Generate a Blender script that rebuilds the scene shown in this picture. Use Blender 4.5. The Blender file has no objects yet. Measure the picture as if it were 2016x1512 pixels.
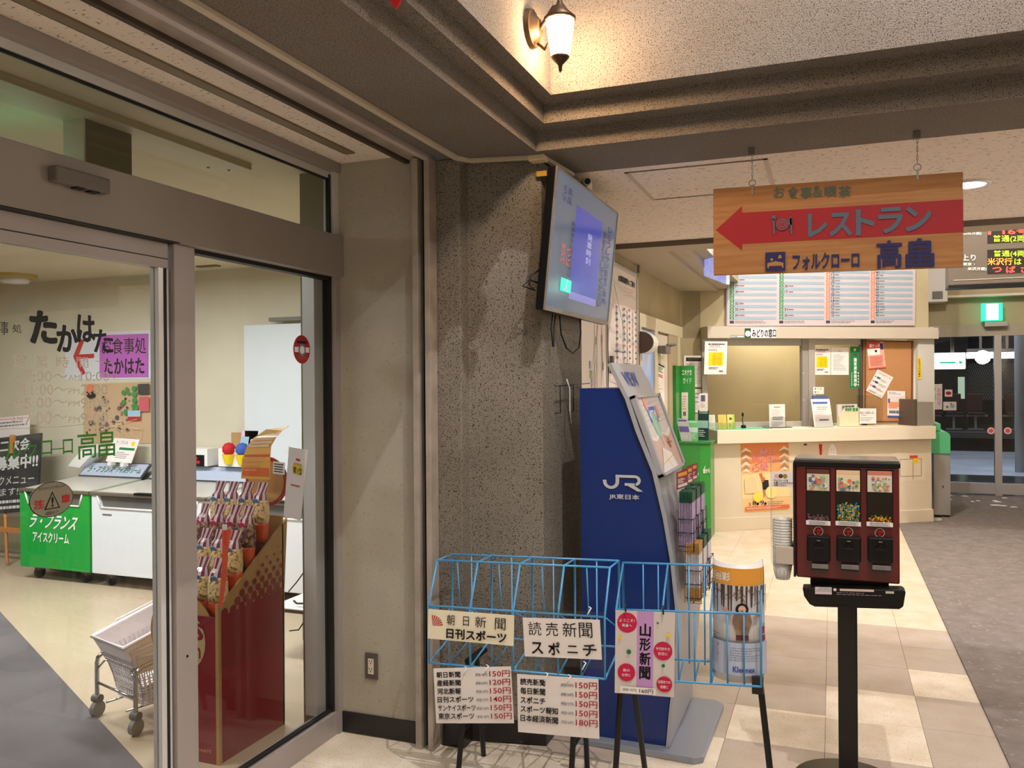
import bpy, bmesh, math, random
from mathutils import Vector, Matrix
random.seed(7)
SC = bpy.context.scene
COL = SC.collection
PI = math.pi

# ------------------------------------------------------------------ camera
EYE = Vector((0, 0, 1.55))
YAW, PITCH, ROLL, FPX = 0.36565, -0.00254, -0.00753, 1645.4
FW = Vector((-math.sin(YAW)*math.cos(PITCH), math.cos(YAW)*math.cos(PITCH), math.sin(PITCH)))
RT = Vector((math.cos(YAW), math.sin(YAW), 0))
UP = RT.cross(FW)
RT, UP = RT*math.cos(ROLL)+UP*math.sin(ROLL), -RT*math.sin(ROLL)+UP*math.cos(ROLL)
cam = bpy.data.objects.new('camera', bpy.data.cameras.new('camera'))
COL.objects.link(cam)
cam.matrix_world = Matrix(((RT.x, UP.x, -FW.x, EYE.x), (RT.y, UP.y, -FW.y, EYE.y), (RT.z, UP.z, -FW.z, EYE.z), (0, 0, 0, 1)))
cam.data.sensor_width = 36
cam.data.lens = FPX/2016*36
cam.data.clip_start = 0.05
SC.camera = cam

# ------------------------------------------------------------------ light and exposure
SC.view_settings.view_transform = 'Standard'
SC.view_settings.look = 'None'
SC.view_settings.gamma = 1
SC.view_settings.use_curve_mapping = False
SC.view_settings.exposure = 0.0
wd = bpy.data.worlds.new('night'); SC.world = wd; wd.use_nodes = True
wd.node_tree.nodes['Background'].inputs[0].default_value = (0.05, 0.07, 0.11, 1)
wd.node_tree.nodes['Background'].inputs[1].default_value = 0.35

def srgb(c):
    return tuple(((x/255)/12.92 if x/255 <= 0.04045 else ((x/255+0.055)/1.055)**2.4) for x in c)
def area(name, loc, sx, sy, power, col, rot=(0, 0, 0), spread=None):
    l = bpy.data.lights.new(name, 'AREA'); l.shape = 'RECTANGLE'; l.size = sx; l.size_y = sy
    l.energy = power; l.color = col
    if spread: l.spread = spread
    o = bpy.data.objects.new(name, l); o.location = loc; o.rotation_euler = rot; COL.objects.link(o); return o
def point(name, loc, power, col, r=0.05):
    l = bpy.data.lights.new(name, 'POINT'); l.energy = power; l.color = col; l.shadow_soft_size = r
    o = bpy.data.objects.new(name, l); o.location = loc; COL.objects.link(o); return o
WARM = (1.0, 0.95, 0.92); COOL = (0.95, 0.97, 1.0); NEU = (1.0, 0.95, 0.93)
# lamps high in the entrance light well
point('well_lamp', (0.30, 1.9, 4.9), 330, WARM, 0.014)
point('well_lamp', (1.30, 0.72, 4.5), 105, WARM, 0.03)
point('well_lamp', (0.9, -0.9, 4.4), 45, WARM, 0.09)
area('well_fill', (.9, .3, 5.1), 2.2, 2.2, 25, NEU)  # unseen soft fill added to lift the ambient light in the well
point('entrance_lamp', (0.7, -1.7, 2.3), 20, NEU, 0.10)
# lamps in the second light well over the waiting hall
point('hall_well_lamp', (0.0, 6.75, 4.5), 340, NEU, 0.06)
point('hall_well_lamp', (1.2, 7.35, 4.5), 260, WARM, 0.06)
area('office_fill', (-.45, 10.15, 2.40), 1.2, .2, 40, (1, .95, .86))  # unseen light added to brighten the office behind the window glass
point('hall_side_fill', (3.0, 5.0, 2.0), 45, NEU, 0.15)  # unseen point light added beside the hall to brighten its ceiling
# shop ceiling lights
area('shop_tube', (-3.6, 3.9, 2.42), 1.2, 0.3, 75, COOL)
area('shop_tube', (-5.6, 3.6, 2.42), 1.2, 0.3, 90, COOL)
area('shop_tube', (-4.2, 1.6, 2.42), 1.2, 0.3, 70, COOL)

# ------------------------------------------------------------------ pixel of the photograph -> point on a real plane
def ray(x, y): return FW+RT*((x-1008)/FPX)+UP*((756-y)/FPX)
def PL(x, y, n, d):
    v = ray(x, y); n = Vector(n); return EYE+v*((d-n.dot(EYE))/n.dot(v))
def pz(x, y, z=0): return PL(x, y, (0, 0, 1), z)
def px(x, y, X): return PL(x, y, (1, 0, 0), X)
def py(x, y, Y): return PL(x, y, (0, 1, 0), Y)
CS = Vector((.848, .5299, 0)).normalized(); CN = Vector((CS.y, -CS.x, 0)); CO = Vector((-1.134, 8.751, 0))
MW = Matrix(((CS.x, -CN.x, 0, CO.x), (CS.y, -CN.y, 0, CO.y), (0, 0, 1, 0), (0, 0, 0, 1)))   # counter frame: x along, y away from the hall
def pw(x, y, off=0.0): return PL(x, y, -CN, -CN.dot(CO)+off)

# ------------------------------------------------------------------ materials
MC = {}
def nd(t, k, **kw):
    n = t.nodes.new(k)
    for a, b in kw.items(): setattr(n, a, b)
    return n
def mat(name, col, rough=0.55, metal=0.0, spec=0.5, em=0.0, emcol=None, bump=None, var=None, speck=None, space='Position', coat=0.0):
    if name in MC: return MC[name]
    m = bpy.data.materials.new(name); m.use_nodes = True; t = m.node_tree; b = t.nodes['Principled BSDF']
    c = srgb(col)+(1,)
    b.inputs['Base Color'].default_value = c; b.inputs['Roughness'].default_value = rough
    b.inputs['Metallic'].default_value = metal; b.inputs['Specular IOR Level'].default_value = spec
    b.inputs['Coat Weight'].default_value = coat
    if em:
        b.inputs['Emission Color'].default_value = (srgb(emcol or col))+(1,); b.inputs['Emission Strength'].default_value = em
    if bump or var or speck:
        if space == 'Position': src = nd(t, 'ShaderNodeNewGeometry').outputs['Position']
        else: src = nd(t, 'ShaderNodeTexCoord').outputs['Object']
    last = None
    if var:   # (scale, colour2, stretch)
        mp = nd(t, 'ShaderNodeMapping'); t.links.new(src, mp.inputs[0]); mp.inputs['Scale'].default_value = var[2] if len(var) > 2 else (1, 1, 1)
        n = nd(t, 'ShaderNodeTexNoise'); n.inputs['Scale'].default_value = var[0]; n.inputs['Detail'].default_value = 4
        t.links.new(mp.outputs[0], n.inputs['Vector'])
        r = nd(t, 'ShaderNodeValToRGB'); r.color_ramp.elements[0].position = .35; r.color_ramp.elements[1].position = .65
        r.color_ramp.elements[0].color = c; r.color_ramp.elements[1].color = srgb(var[1])+(1,)
        t.links.new(n.outputs[0], r.inputs[0]); last = r.outputs[0]
    if speck:  # (scale, colour, threshold, stretch)
        mp = nd(t, 'ShaderNodeMapping'); t.links.new(src, mp.inputs[0]); mp.inputs['Scale'].default_value = speck[3] if len(speck) > 3 else (1, 1, 1)
        n = nd(t, 'ShaderNodeTexNoise'); n.inputs['Scale'].default_value = speck[0]; n.inputs['Detail'].default_value = 1.5
        t.links.new(mp.outputs[0], n.inputs['Vector'])
        r = nd(t, 'ShaderNodeValToRGB'); r.color_ramp.elements[0].position = speck[2]-.03; r.color_ramp.elements[1].position = speck[2]+.03
        t.links.new(n.outputs[0], r.inputs[0])
        mx = nd(t, 'ShaderNodeMix', data_type='RGBA'); t.links.new(r.outputs[0], mx.inputs[0])
        if last: t.links.new(last, mx.inputs[6])
        else: mx.inputs[6].default_value = c
        mx.inputs[7].default_value = srgb(speck[1])+(1,)
        last = mx.outputs[2]
    if last: t.links.new(last, b.inputs['Base Color'])
    if bump:  # (scale, strength, distance)
        n = nd(t, 'ShaderNodeTexNoise'); n.inputs['Scale'].default_value = bump[0]; n.inputs['Detail'].default_value = 3
        t.links.new(src, n.inputs['Vector'])
        bp = nd(t, 'ShaderNodeBump'); bp.inputs['Strength'].default_value = bump[1]; bp.inputs['Distance'].default_value = bump[2]
        t.links.new(n.outputs[0], bp.inputs['Height']); t.links.new(bp.outputs[0], b.inputs['Normal'])
    MC[name] = m; return m
def glassmat(name, tint=(235, 240, 238), ior=1.45, rough=0.0):
    if name in MC: return MC[name]
    m = bpy.data.materials.new(name); m.use_nodes = True; t = m.node_tree; t.nodes.clear()
    o = nd(t, 'ShaderNodeOutputMaterial'); tr = nd(t, 'ShaderNodeBsdfTransparent'); gl = nd(t, 'ShaderNodeBsdfGlossy')
    tr.inputs[0].default_value = srgb(tint)+(1,); gl.inputs['Roughness'].default_value = rough
    lw = nd(t, 'ShaderNodeLayerWeight'); lw.inputs[0].default_value = .5; r0 = ((ior-1)/(ior+1))**2
    pw_ = nd(t, 'ShaderNodeMath', operation='POWER'); t.links.new(lw.outputs['Facing'], pw_.inputs[0]); pw_.inputs[1].default_value = 5
    fr = nd(t, 'ShaderNodeMath', operation='MULTIPLY_ADD'); t.links.new(pw_.outputs[0], fr.inputs[0]); fr.inputs[1].default_value = 1-r0; fr.inputs[2].default_value = r0
    mx = nd(t, 'ShaderNodeMixShader'); t.links.new(fr.outputs[0], mx.inputs[0]); t.links.new(tr.outputs[0], mx.inputs[1]); t.links.new(gl.outputs[0], mx.inputs[2])
    t.links.new(mx.outputs[0], o.inputs[0]); MC[name] = m; return m
def glowglass(name, col, s):
    m = bpy.data.materials.new(name); m.use_nodes = True; t = m.node_tree; t.nodes.clear()
    o = nd(t, 'ShaderNodeOutputMaterial'); tr = nd(t, 'ShaderNodeBsdfTransparent'); e = nd(t, 'ShaderNodeEmission'); e.inputs[0].default_value = srgb(col)+(1,); e.inputs[1].default_value = s
    a = nd(t, 'ShaderNodeAddShader'); t.links.new(tr.outputs[0], a.inputs[0]); t.links.new(e.outputs[0], a.inputs[1]); t.links.new(a.outputs[0], o.inputs[0]); return m
def ink(r, g, b): return mat('ink_%02x%02x%02x' % (r, g, b), (r, g, b), .65, spec=.3)
def glow(r, g, b, s): return mat('glow_%02x%02x%02x_%d' % (r, g, b, int(s*10)), (r, g, b), .5, em=s)

STUCCO = mat('stucco', (136, 129, 122), .95, spec=.15, bump=(260, .9, .006), speck=(230, (84, 76, 68), .60), var=(3, (132, 123, 114)))
STUCCO2 = mat('coarse_stucco', (150, 143, 132), .95, spec=.15, bump=(300, 1.0, .007), speck=(190, (70, 64, 56), .61), var=(3, (136, 129, 118)))
CONC = mat('painted_wall', (172, 166, 150), .9, spec=.2, bump=(170, .5, .003), var=(5, (167, 160, 145)), speck=(60, (158, 151, 135), .66))
CREAM = mat('cream_wall', (210, 203, 182), .9, spec=.2, bump=(160, .3, .002), var=(2, (203, 195, 173)))
OLIVE = mat('hall_wall', (178, 166, 136), .9, spec=.2, bump=(120, .2, .002), var=(1.6, (166, 154, 124)))
ACOU = mat('acoustic_board', (236, 224, 212), .95, spec=.1, speck=(46, (168, 150, 134), .66, (1.0, 2.2, 1)), bump=(90, .2, .002))
BLACKB = mat('baseboard_black', (22, 20, 20), .35, speck=(40, (70, 66, 62), .75))
ALU = mat('aluminium', (172, 165, 163), .42, .3)
ALUD = mat('aluminium_shade', (152, 145, 140), .5, .15)
ALUL = mat('aluminium_bright', (222, 222, 222), .3, .3)
CHROME = mat('chrome', (205, 205, 205), .15, 1.0)
STEEL = mat('brushed_steel', (164, 160, 154), .35, .45)
RUB = mat('black_rubber', (16, 16, 16), .6)
BLK = mat('black_plastic', (9, 9, 10), .4, spec=.3)
BLKM = mat('black_metal', (20, 19, 19), .4, .2)
WHT = mat('white_plastic', (232, 230, 226), .35)
CRM = mat('cream_enamel', (214, 204, 186), .45)
RAIL = mat('shutter_rail', (176, 165, 152), .5, .1, var=(9, (156, 144, 132)))
GREYP = mat('grey_plastic', (110, 104, 98), .5)
GLASS = glassmat('clear_glass', (240, 240, 238)); ACR = glassmat('clear_acrylic', (240, 243, 243), 1.3)
FROST = glassmat('smoked_glass', (200, 190, 160), 1.5)
PAPER = mat('paper', (234, 226, 222), .7, spec=.2); PAPERC = mat('cream_paper', (236, 226, 200), .7, spec=.2)

# ------------------------------------------------------------------ mesh builder
OFF = {}
class MB:
    def __init__(s, M=None): s.v = []; s.f = []; s.mi = []; s.mats = []; s.sm = []; s.M = M
    def mm(s, m):
        if m not in s.mats: s.mats.append(m)
        return s.mats.index(m)
    def add(s, vs, fs, m, smooth=False, M=None):
        k = len(s.v); i = s.mm(m)
        for v in vs:
            v = Vector(v)
            if M: v = M @ v
            if s.M: v = s.M @ v
            s.v.append(v)
        for f in fs: s.f.append([a+k for a in f]); s.mi.append(i); s.sm.append(smooth)
        return s
    def box(s, a, b, m, M=None):
        x0, y0, z0 = [min(a[i], b[i]) for i in range(3)]; x1, y1, z1 = [max(a[i], b[i]) for i in range(3)]
        return s.add([(x0, y0, z0), (x1, y0, z0), (x1, y1, z0), (x0, y1, z0), (x0, y0, z1), (x1, y0, z1), (x1, y1, z1), (x0, y1, z1)],
              [(0, 3, 2, 1), (4, 5, 6, 7), (0, 1, 5, 4), (1, 2, 6, 5), (2, 3, 7, 6), (3, 0, 4, 7)], m, False, M)
    def prism(s, poly, z0, z1, m, M=None, smooth=False):
        n = len(poly); area2 = sum(poly[i][0]*poly[(i+1) % n][1]-poly[(i+1) % n][0]*poly[i][1] for i in range(n))
        if area2 < 0: poly = poly[::-1]
        vs = [(p[0], p[1], z0) for p in poly]+[(p[0], p[1], z1) for p in poly]
        fs = [list(range(n))[::-1], list(range(n, 2*n))]+[(i, (i+1) % n, n+(i+1) % n, n+i) for i in range(n)]
        return s.add(vs, fs, m, smooth, M)
    def cyl(s, p0, p1, r, m, n=12, r1=None, cap=True, smooth=True):
        p0 = Vector(p0); p1 = Vector(p1); d = (p1-p0).normalized(); r1 = r if r1 is None else r1
        a = d.orthogonal().normalized(); b = d.cross(a)
        vs = [p0+(a*math.cos(2*PI*i/n)+b*math.sin(2*PI*i/n))*r for i in range(n)]+[p1+(a*math.cos(2*PI*i/n)+b*math.sin(2*PI*i/n))*r1 for i in range(n)]
        s.add(vs, [(i, (i+1) % n, n+(i+1) % n, n+i) for i in range(n)], m, smooth)
        if cap: s.add(vs, [list(range(n))[::-1], list(range(n, 2*n))], m, False)
        return s
    def tube(s, pts, r, m, n=6, closed=False):
        P = [Vector(p) for p in pts]; k = len(P); vs = []; a = None
        for i, p in enumerate(P):
            if closed: d = (P[(i+1) % k]-P[i-1])
            else: d = (P[min(i+1, k-1)]-P[max(i-1, 0)])
            d.normalize()
            if a is None: a = d.orthogonal().normalized()
            else:
                a = a-d*a.dot(d)
                a = a.normalized() if a.length > 1e-6 else d.orthogonal().normalized()
            b = d.cross(a)
            vs += [p+(a*math.cos(2*PI*j/n)+b*math.sin(2*PI*j/n))*r for j in range(n)]
        fs = []
        for i in range(k if closed else k-1):
            i2 = (i+1) % k
            fs += [(i*n+j, i*n+(j+1) % n, i2*n+(j+1) % n, i2*n+j) for j in range(n)]
        if not closed: fs += [list(range(n))[::-1], list(range((k-1)*n, k*n))]
        return s.add(vs, fs, m, True)
    def lathe(s, prof, c, m, n=20, M=None, smooth=True, sx=1, sy=1, cap=True):
        vs = [(c[0]+r*sx*math.cos(2*PI*j/n), c[1]+r*sy*math.sin(2*PI*j/n), c[2]+z) for r, z in prof for j in range(n)]
        fs = [(i*n+j, i*n+(j+1) % n, (i+1)*n+(j+1) % n, (i+1)*n+j) for i in range(len(prof)-1) for j in range(n)]
        if cap and prof[0][0] > 1e-4: fs.append(list(range(n))[::-1])
        if cap and prof[-1][0] > 1e-4: fs.append(list(range((len(prof)-1)*n, len(prof)*n)))
        return s.add(vs, fs, m, smooth, M)
    def ball(s, c, r, m, n=8, sz=1.0):
        k = 5; return s.lathe([(max(r*math.sin(PI*i/k), 1e-5), -r*math.cos(PI*i/k)*sz) for i in range(k+1)], c, m, n)
    def slab(s, pts, t, m):   # quad given by 4 corners seen counter-clockwise from the front, thickness t backwards
        P = [Vector(p) for p in pts]; n = (P[1]-P[0]).cross(P[-1]-P[0]).normalized(); k = len(P)
        vs = P+[p-n*t for p in P]
        return s.add(vs, [list(range(k)), list(range(k, 2*k))[::-1]]+[(i, i+k, (i+1) % k+k, (i+1) % k) for i in range(k)], m)
    def build(s, name, parent=None, label=None, cat=None, group=None, kind=None, bevel=0, origin=None):
        me = bpy.data.meshes.new(name)
        if parent is not None: off = OFF[parent.name]
        elif kind == 'structure' or origin == 0: off = Vector((0, 0, 0))
        else:
            lo = [min(v[i] for v in s.v) for i in range(3)]; hi = [max(v[i] for v in s.v) for i in range(3)]
            off = Vector(((lo[0]+hi[0])/2, (lo[1]+hi[1])/2, lo[2]))
        me.from_pydata([v-off for v in s.v], [], s.f)
        for m in s.mats: me.materials.append(m)
        me.polygons.foreach_set('material_index', s.mi); me.polygons.foreach_set('use_smooth', s.sm); me.update()
        o = bpy.data.objects.new(name, me); COL.objects.link(o)
        OFF[o.name] = off
        if parent is not None: o.parent = parent
        else: o.location = off
        if bevel:
            b = o.modifiers.new('bevel', 'BEVEL'); b.width = bevel; b.segments = 2; b.limit_method = 'ANGLE'; b.angle_limit = .7
        return tag(o, label, cat, group, kind)
def tag(o, label=None, cat=None, group=None, kind=None):
    for k, v in (('label', label), ('category', cat), ('group', group), ('kind', kind)):
        if v: o[k] = v
    return o
def thing(name, label, cat, loc, group=None, kind=None):
    o = bpy.data.objects.new(name, None); o.empty_display_size = .05; COL.objects.link(o)
    o.location = loc; OFF[o.name] = Vector(loc); return tag(o, label, cat, group, kind)
def dup(o, loc, label=None, group=None, rotz=None):
    def cp(a, par):
        c = a.copy(); COL.objects.link(c)
        if par is not None: c.parent = par
        for ch in KIDS.get(a.name, []): cp(ch, c)
        return c
    KIDS = {}
    stack = list(ALLCH(o))
    for ch in stack: KIDS.setdefault(ch.parent.name, []).append(ch)
    r = cp(o, None); r.location = loc
    if rotz is not None: r.rotation_euler = (0, 0, rotz)
    if label: r['label'] = label
    if group: r['group'] = group
    return r
def ALLCH(o):
    out = []
    for x in COL.objects:
        p = x.parent
        while p is not None:
            if p == o: out.append(x); break
            p = p.parent
    return out

# ------------------------------------------------------------------ lettering
TX = {}
def tmesh(s, bold):
    k = (s, bold)
    if k in TX: return TX[k]
    cu = bpy.data.curves.new('t', 'FONT'); cu.body = s; cu.size = 1; cu.resolution_u = 2; cu.offset = bold
    o = bpy.data.objects.new('t', cu); COL.objects.link(o)
    bpy.context.view_layer.update()
    me = bpy.data.meshes.new_from_object(o.evaluated_get(bpy.context.evaluated_depsgraph_get()))
    vs = [v.co.copy() for v in me.vertices]; fs = [list(p.vertices) for p in me.polygons]
    bpy.data.objects.remove(o); bpy.data.curves.remove(cu); bpy.data.meshes.remove(me)
    if not vs: vs = [Vector((0, 0, 0))]
    x0 = min(v.x for v in vs); x1 = max(v.x for v in vs); y0 = min(v.y for v in vs); y1 = max(v.y for v in vs)
    dx = max(x1-x0, .05); dy = max(y1-y0, .05)
    if dy < .3: y0 -= .35-dy/2; dy = .8; 
    TX[k] = ([((v.x-x0)/dx, (v.y-y0)/dy) for v in vs], fs, dx/dy); return TX[k]

class Panel:
    """flat (or bent) sheet: u to the right, v downwards, both 0..1"""
    def __init__(s, bl, br, tl, z0=.0006, dz=.0003, warp=None):
        s.o = Vector(bl); s.U = Vector(br)-s.o; V = Vector(tl)-s.o; s.n = s.U.cross(V).normalized(); s.V = V
        s.z0 = z0; s.dz = dz; s.k = 0; s.mb = MB(); s.warp = warp; s.asp = s.U.length/s.V.length
    def P(s, u, v, z=None):
        z = s.z0+s.k*s.dz if z is None else z
        if s.warp: return s.warp(u, v, z)
        return s.o+s.U*u+s.V*(1-v)+s.n*z
    def poly(s, pts, m):
        s.mb.add([s.P(*p) for p in pts], [list(range(len(pts)))], m); s.k += 1; return s
    def _q(s, u0, v0, u1, v1, m):
        n = 1 if not s.warp else max(1, int(abs(u1-u0)*16+.99))
        for i in range(n):
            a = u0+(u1-u0)*i/n; b = u0+(u1-u0)*(i+1)/n
            s.mb.add([s.P(a, v1), s.P(b, v1), s.P(b, v0), s.P(a, v0)], [(0, 1, 2, 3)], m)
    def rect(s, u0, v0, u1, v1, m): s._q(u0, v0, u1, v1, m); s.k += 1; return s
    def frame(s, u0, v0, u1, v1, t, m):
        tv = t*s.asp
        s._q(u0, v0, u1, v0+tv, m); s._q(u0, v1-tv, u1, v1, m); s._q(u0, v0, u0+t, v1, m); s._q(u1-t, v0, u1, v1, m); s.k += 1; return s
    def line(s, u0, v0, u1, v1, t, m):
        a = Vector((u0*s.asp, v0)); b = Vector((u1*s.asp, v1)); d = (b-a)
        if d.length < 1e-6: return s
        p = Vector((-d.y, d.x)).normalized()*t*.5
        s.mb.add([s.P(q.x/s.asp, q.y) for q in (a-p, b-p, b+p, a+p)], [(0, 1, 2, 3)], m); return s
    def circ(s, u, v, r, m, n=20, ry=None):      # r as a fraction of the width
        ry = ry or r*s.asp
        s.mb.add([s.P(u+r*math.cos(2*PI*i/n), v+ry*math.sin(2*PI*i/n)) for i in range(n)], [list(range(n))[::-1]], m); s.k += 1; return s
    def text(s, t, u0, v0, u1, v1, m, bold=.0, slant=0.0):
        vs, fs, a = tmesh(t, min(bold, .008))
        st_ = [(0, 0)]
        if bold > .012:
            q = bold*.75; w_ = a*.85; st_ = [(0, 0), (q/w_, 0), (-q/w_, 0), (0, q), (0, -q)]
            if bold >= .03: st_ += [(q*.7/w_, q*.7), (-q*.7/w_, q*.7), (q*.7/w_, -q*.7), (-q*.7/w_, -q*.7)]
        for i_, (ox, oy) in enumerate(st_):
            z = s.z0+s.k*s.dz+i_*.00002
            s.mb.add([s.P(u0+(u1-u0)*(x+ox+slant*y), v1+(v0-v1)*(y+oy), z) for x, y in vs], fs, m)
        s.k += 1; return s
    def vtext(s, t, u0, v0, u1, v1, m, bold=.0):
        n = len(t); h = (v1-v0)/n
        for i, c in enumerate(t): s.text(c, u0, v0+h*i+h*.06, u1, v0+h*(i+1)-h*.06, m, bold); s.k -= 1
        s.k += 1; return s
    def dash(s, u0, v0, u1, v1, n, m, seed=1, fill=.45, ragged=.5):
        rd = random.Random(seed); h = (v1-v0)/n
        for i in range(n):
            u = u0
            e = u0+(u1-u0)*(1-rd.random()*ragged)
            while u < e:
                w = (u1-u0)*(.03+.09*rd.random()); b = min(u+w, e)
                s._q(u, v0+h*(i+.5-fill/2), b, v0+h*(i+.5+fill/2), m); u = b+(u1-u0)*.018
        s.k += 1; return s
    def done(s, name, parent): return s.mb.build(name, parent)
def sheet(name, label, cat, bl, br, tl, m=PAPER, t=.0008, group=None, parent=None, z0=.0006, bend=None):
    """a sheet of paper or board as one top-level mesh; returns (object, Panel for its print)"""
    bl = Vector(bl); br = Vector(br); tl = Vector(tl); tr = br+tl-bl
    o = MB().slab([bl, br, tr, tl], t, m).build(name, parent, label, cat, group)
    return o, Panel(bl, br, tl, z0)
def pxsheet(name, label, cat, f, a, b, c, m=PAPER, t=.0008, group=None, parent=None, z0=.0006, off=0.0):
    """corners given as (bottom-left, bottom-right, top-left) pixels on the plane function f"""
    A, B, Cc = f(*a), f(*b), f(*c)
    return sheet(name, label, cat, A, B, Cc, m, t, group, parent, z0)
BKI = ink(24, 22, 24); REDI = ink(190, 30, 40); GRI = ink(120, 115, 118); WHI = ink(240, 236, 232); NAVY = ink(30, 34, 90); YEL = ink(240, 205, 20)
GRN = ink(30, 120, 70); ORG = ink(232, 120, 80); BLU = ink(60, 90, 170); PNK = ink(230, 170, 175); LBL = ink(160, 195, 215)

# ================================================================== SETTING
S = 'structure'
def st(name, label, *boxes, m=STUCCO, M=None):
    b = MB(M)
    for bx in boxes: b.box(bx[0], bx[1], bx[2] if len(bx) > 2 else m)
    return b.build(name, None, label, None, None, S)
# ---- floors
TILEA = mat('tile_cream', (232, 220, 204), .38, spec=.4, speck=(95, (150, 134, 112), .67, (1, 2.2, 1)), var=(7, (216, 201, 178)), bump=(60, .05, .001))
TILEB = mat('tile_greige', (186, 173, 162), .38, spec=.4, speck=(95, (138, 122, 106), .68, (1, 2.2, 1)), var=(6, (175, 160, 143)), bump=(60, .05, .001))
TILEC = mat('tile_pale', (222, 209, 192), .36, spec=.4, speck=(90, (184, 166, 138), .70), var=(6, (210, 194, 168)))
floor = st('floor', 'grey-brown screed showing in the joints of the pale vinyl tiles', ((-2.07, -2.6, -.12), (3.4, 12.62, -.0045)), m=mat('joint', (92, 80, 68), .8))
TX0, TY0, TP = -.443, 3.703, .4055
tmesh_cache = {}
light = {(-1, 0), (-1, 0), (0, 0), (0, 1), (1, 2), (-2, -1), (-3, -1), (-3, -2), (-4, -1), (-4, -2), (-4, 0), (-3, 0), (-5, -1), (-5, -2), (-2, -2), (-4, -3), (-3, -3), (-5, -3), (2, 4)}
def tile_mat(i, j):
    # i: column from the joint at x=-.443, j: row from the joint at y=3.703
    if j >= 5: return TILEC  # far rows paler: stronger hall light is put into the tile colour
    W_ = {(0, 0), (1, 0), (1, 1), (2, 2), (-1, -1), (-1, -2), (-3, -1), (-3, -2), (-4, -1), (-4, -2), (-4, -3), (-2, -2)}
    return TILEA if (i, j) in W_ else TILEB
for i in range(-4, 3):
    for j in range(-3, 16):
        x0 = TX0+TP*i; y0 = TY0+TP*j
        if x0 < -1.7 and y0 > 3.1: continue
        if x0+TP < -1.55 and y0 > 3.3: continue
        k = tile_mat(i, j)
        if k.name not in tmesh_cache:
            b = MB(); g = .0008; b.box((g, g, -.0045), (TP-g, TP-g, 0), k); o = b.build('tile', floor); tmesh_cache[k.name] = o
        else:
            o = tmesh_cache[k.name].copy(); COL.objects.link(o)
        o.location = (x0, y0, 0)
st('floor', 'plain screed behind the photographer and under the far counter', ((-2.07, -2.6, -.004), (3.4, TY0-3*TP, 0), TILEC), ((-1.6, TY0+16*TP, -.004), (1.2, 12.6, 0), TILEC))
CARP = mat('grey_carpet', (136, 128, 124), .98, spec=.05, bump=(420, .8, .004), var=(9, (124, 115, 111)), speck=(30, (148, 140, 136), .66))
MB().prism([(.652, -2.5), (3.38, -2.5), (3.38, 12.5), (1.2, 12.5), (1.12, 10.2), (1.05, 10.06), (.652, 9.81)], 0, .009, CARP).build('entrance_carpet', None, 'wide grey carpet running along the cream tiles to the platform doors', 'carpet', bevel=.002)
SHOPF = mat('shop_vinyl', (190, 172, 146), .3, spec=.4, var=(1.5, (182, 163, 137)), speck=(60, (172, 154, 128), .7))
st('floor', 'glossy beige vinyl floor inside the shop', ((-8.6, -1.5, -.1), (-2.07, 5.62, 0)), m=SHOPF)
d_ = (Vector((-2.616, 2.613, 0))-Vector((-5.319, 4.075, 0))).normalized()
A_ = Vector((-5.319, 4.075, 0))-d_*2.6; B_ = Vector((-2.616, 2.613, 0))+d_*.5
CARP2 = mat('shop_mat', (112, 108, 108), .98, spec=.05, bump=(420, .8, .004), var=(2, (98, 94, 95)))
MB().prism([(A_.x, A_.y), (B_.x, B_.y), (B_.x, -1.2), (A_.x, -1.2)], 0, .008, CARP2).build('door_mat', None, 'grey carpet mat inside the shop behind the sliding glass door', 'mat')

# ---- shop shell
st('wall_shop_back', 'cream plaster wall at the back of the shop', ((-8.7, 5.6, 0), (-2.2, 5.7, 2.6)), m=CREAM)
st('wall_shop_left', 'cream plaster wall on the far side of the shop', ((-8.7, -1.6, 0), (-8.6, 5.6, 2.6)), m=CREAM)
st('wall_shop_front', 'cream plaster wall near the shop entrance', ((-8.6, -1.6, 0), (-2.14, -1.5, 2.6)), m=CREAM)
st('wall_shop_right', 'greenish grey end wall beside the shop glass', ((-2.25, 3.201, 0), (-2.07, 3.325, 2.499)), ((-2.25, 3.325, 0), (-1.67, 5.6, 2.499)), m=mat('return_wall', (150, 144, 120), .9, bump=(160, .2, .002)))
st('ceiling_shop', 'smooth cream ceiling of the shop', ((-8.7, -1.6, 2.5), (-2.13, 5.7, 2.6)), m=mat('shop_ceiling', (216, 204, 172), .9, var=(1.2, (208, 196, 164))))
# ---- end wall and column
st('wall_end', 'painted rough wall between the shop glass and the shutter channel', ((-2.07, 3.2, 0), (-1.66, 3.32, 2.525)), m=CONC)
o = MB().box((-2.055, 3.19, .006), (-1.655, 3.2, .093), BLACKB).build('baseboard_end', None, 'black scuffed skirting board', None, None, S)
c = MB()
c.prism([(-1.66, 3.225), (-1.465, 3.225), (-1.465, 3.31), (-1.15, 3.368), (-1.15, 3.97), (-1.66, 3.97)], 0, 2.5, STUCCO2)
c.build('wall_column', None, 'stucco column carrying the television', None, None, S, bevel=.006)
b = MB()
b.prism([(-1.56, 3.218), (-1.46, 3.218), (-1.46, 3.302), (-1.143, 3.361), (-1.143, 3.975), (-1.2, 3.975), (-1.2, 3.5), (-1.56, 3.5)], .002, .10, BLACKB)
b.build('baseboard_column', None, 'black skirting around the stucco column', None, None, S)
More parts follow.
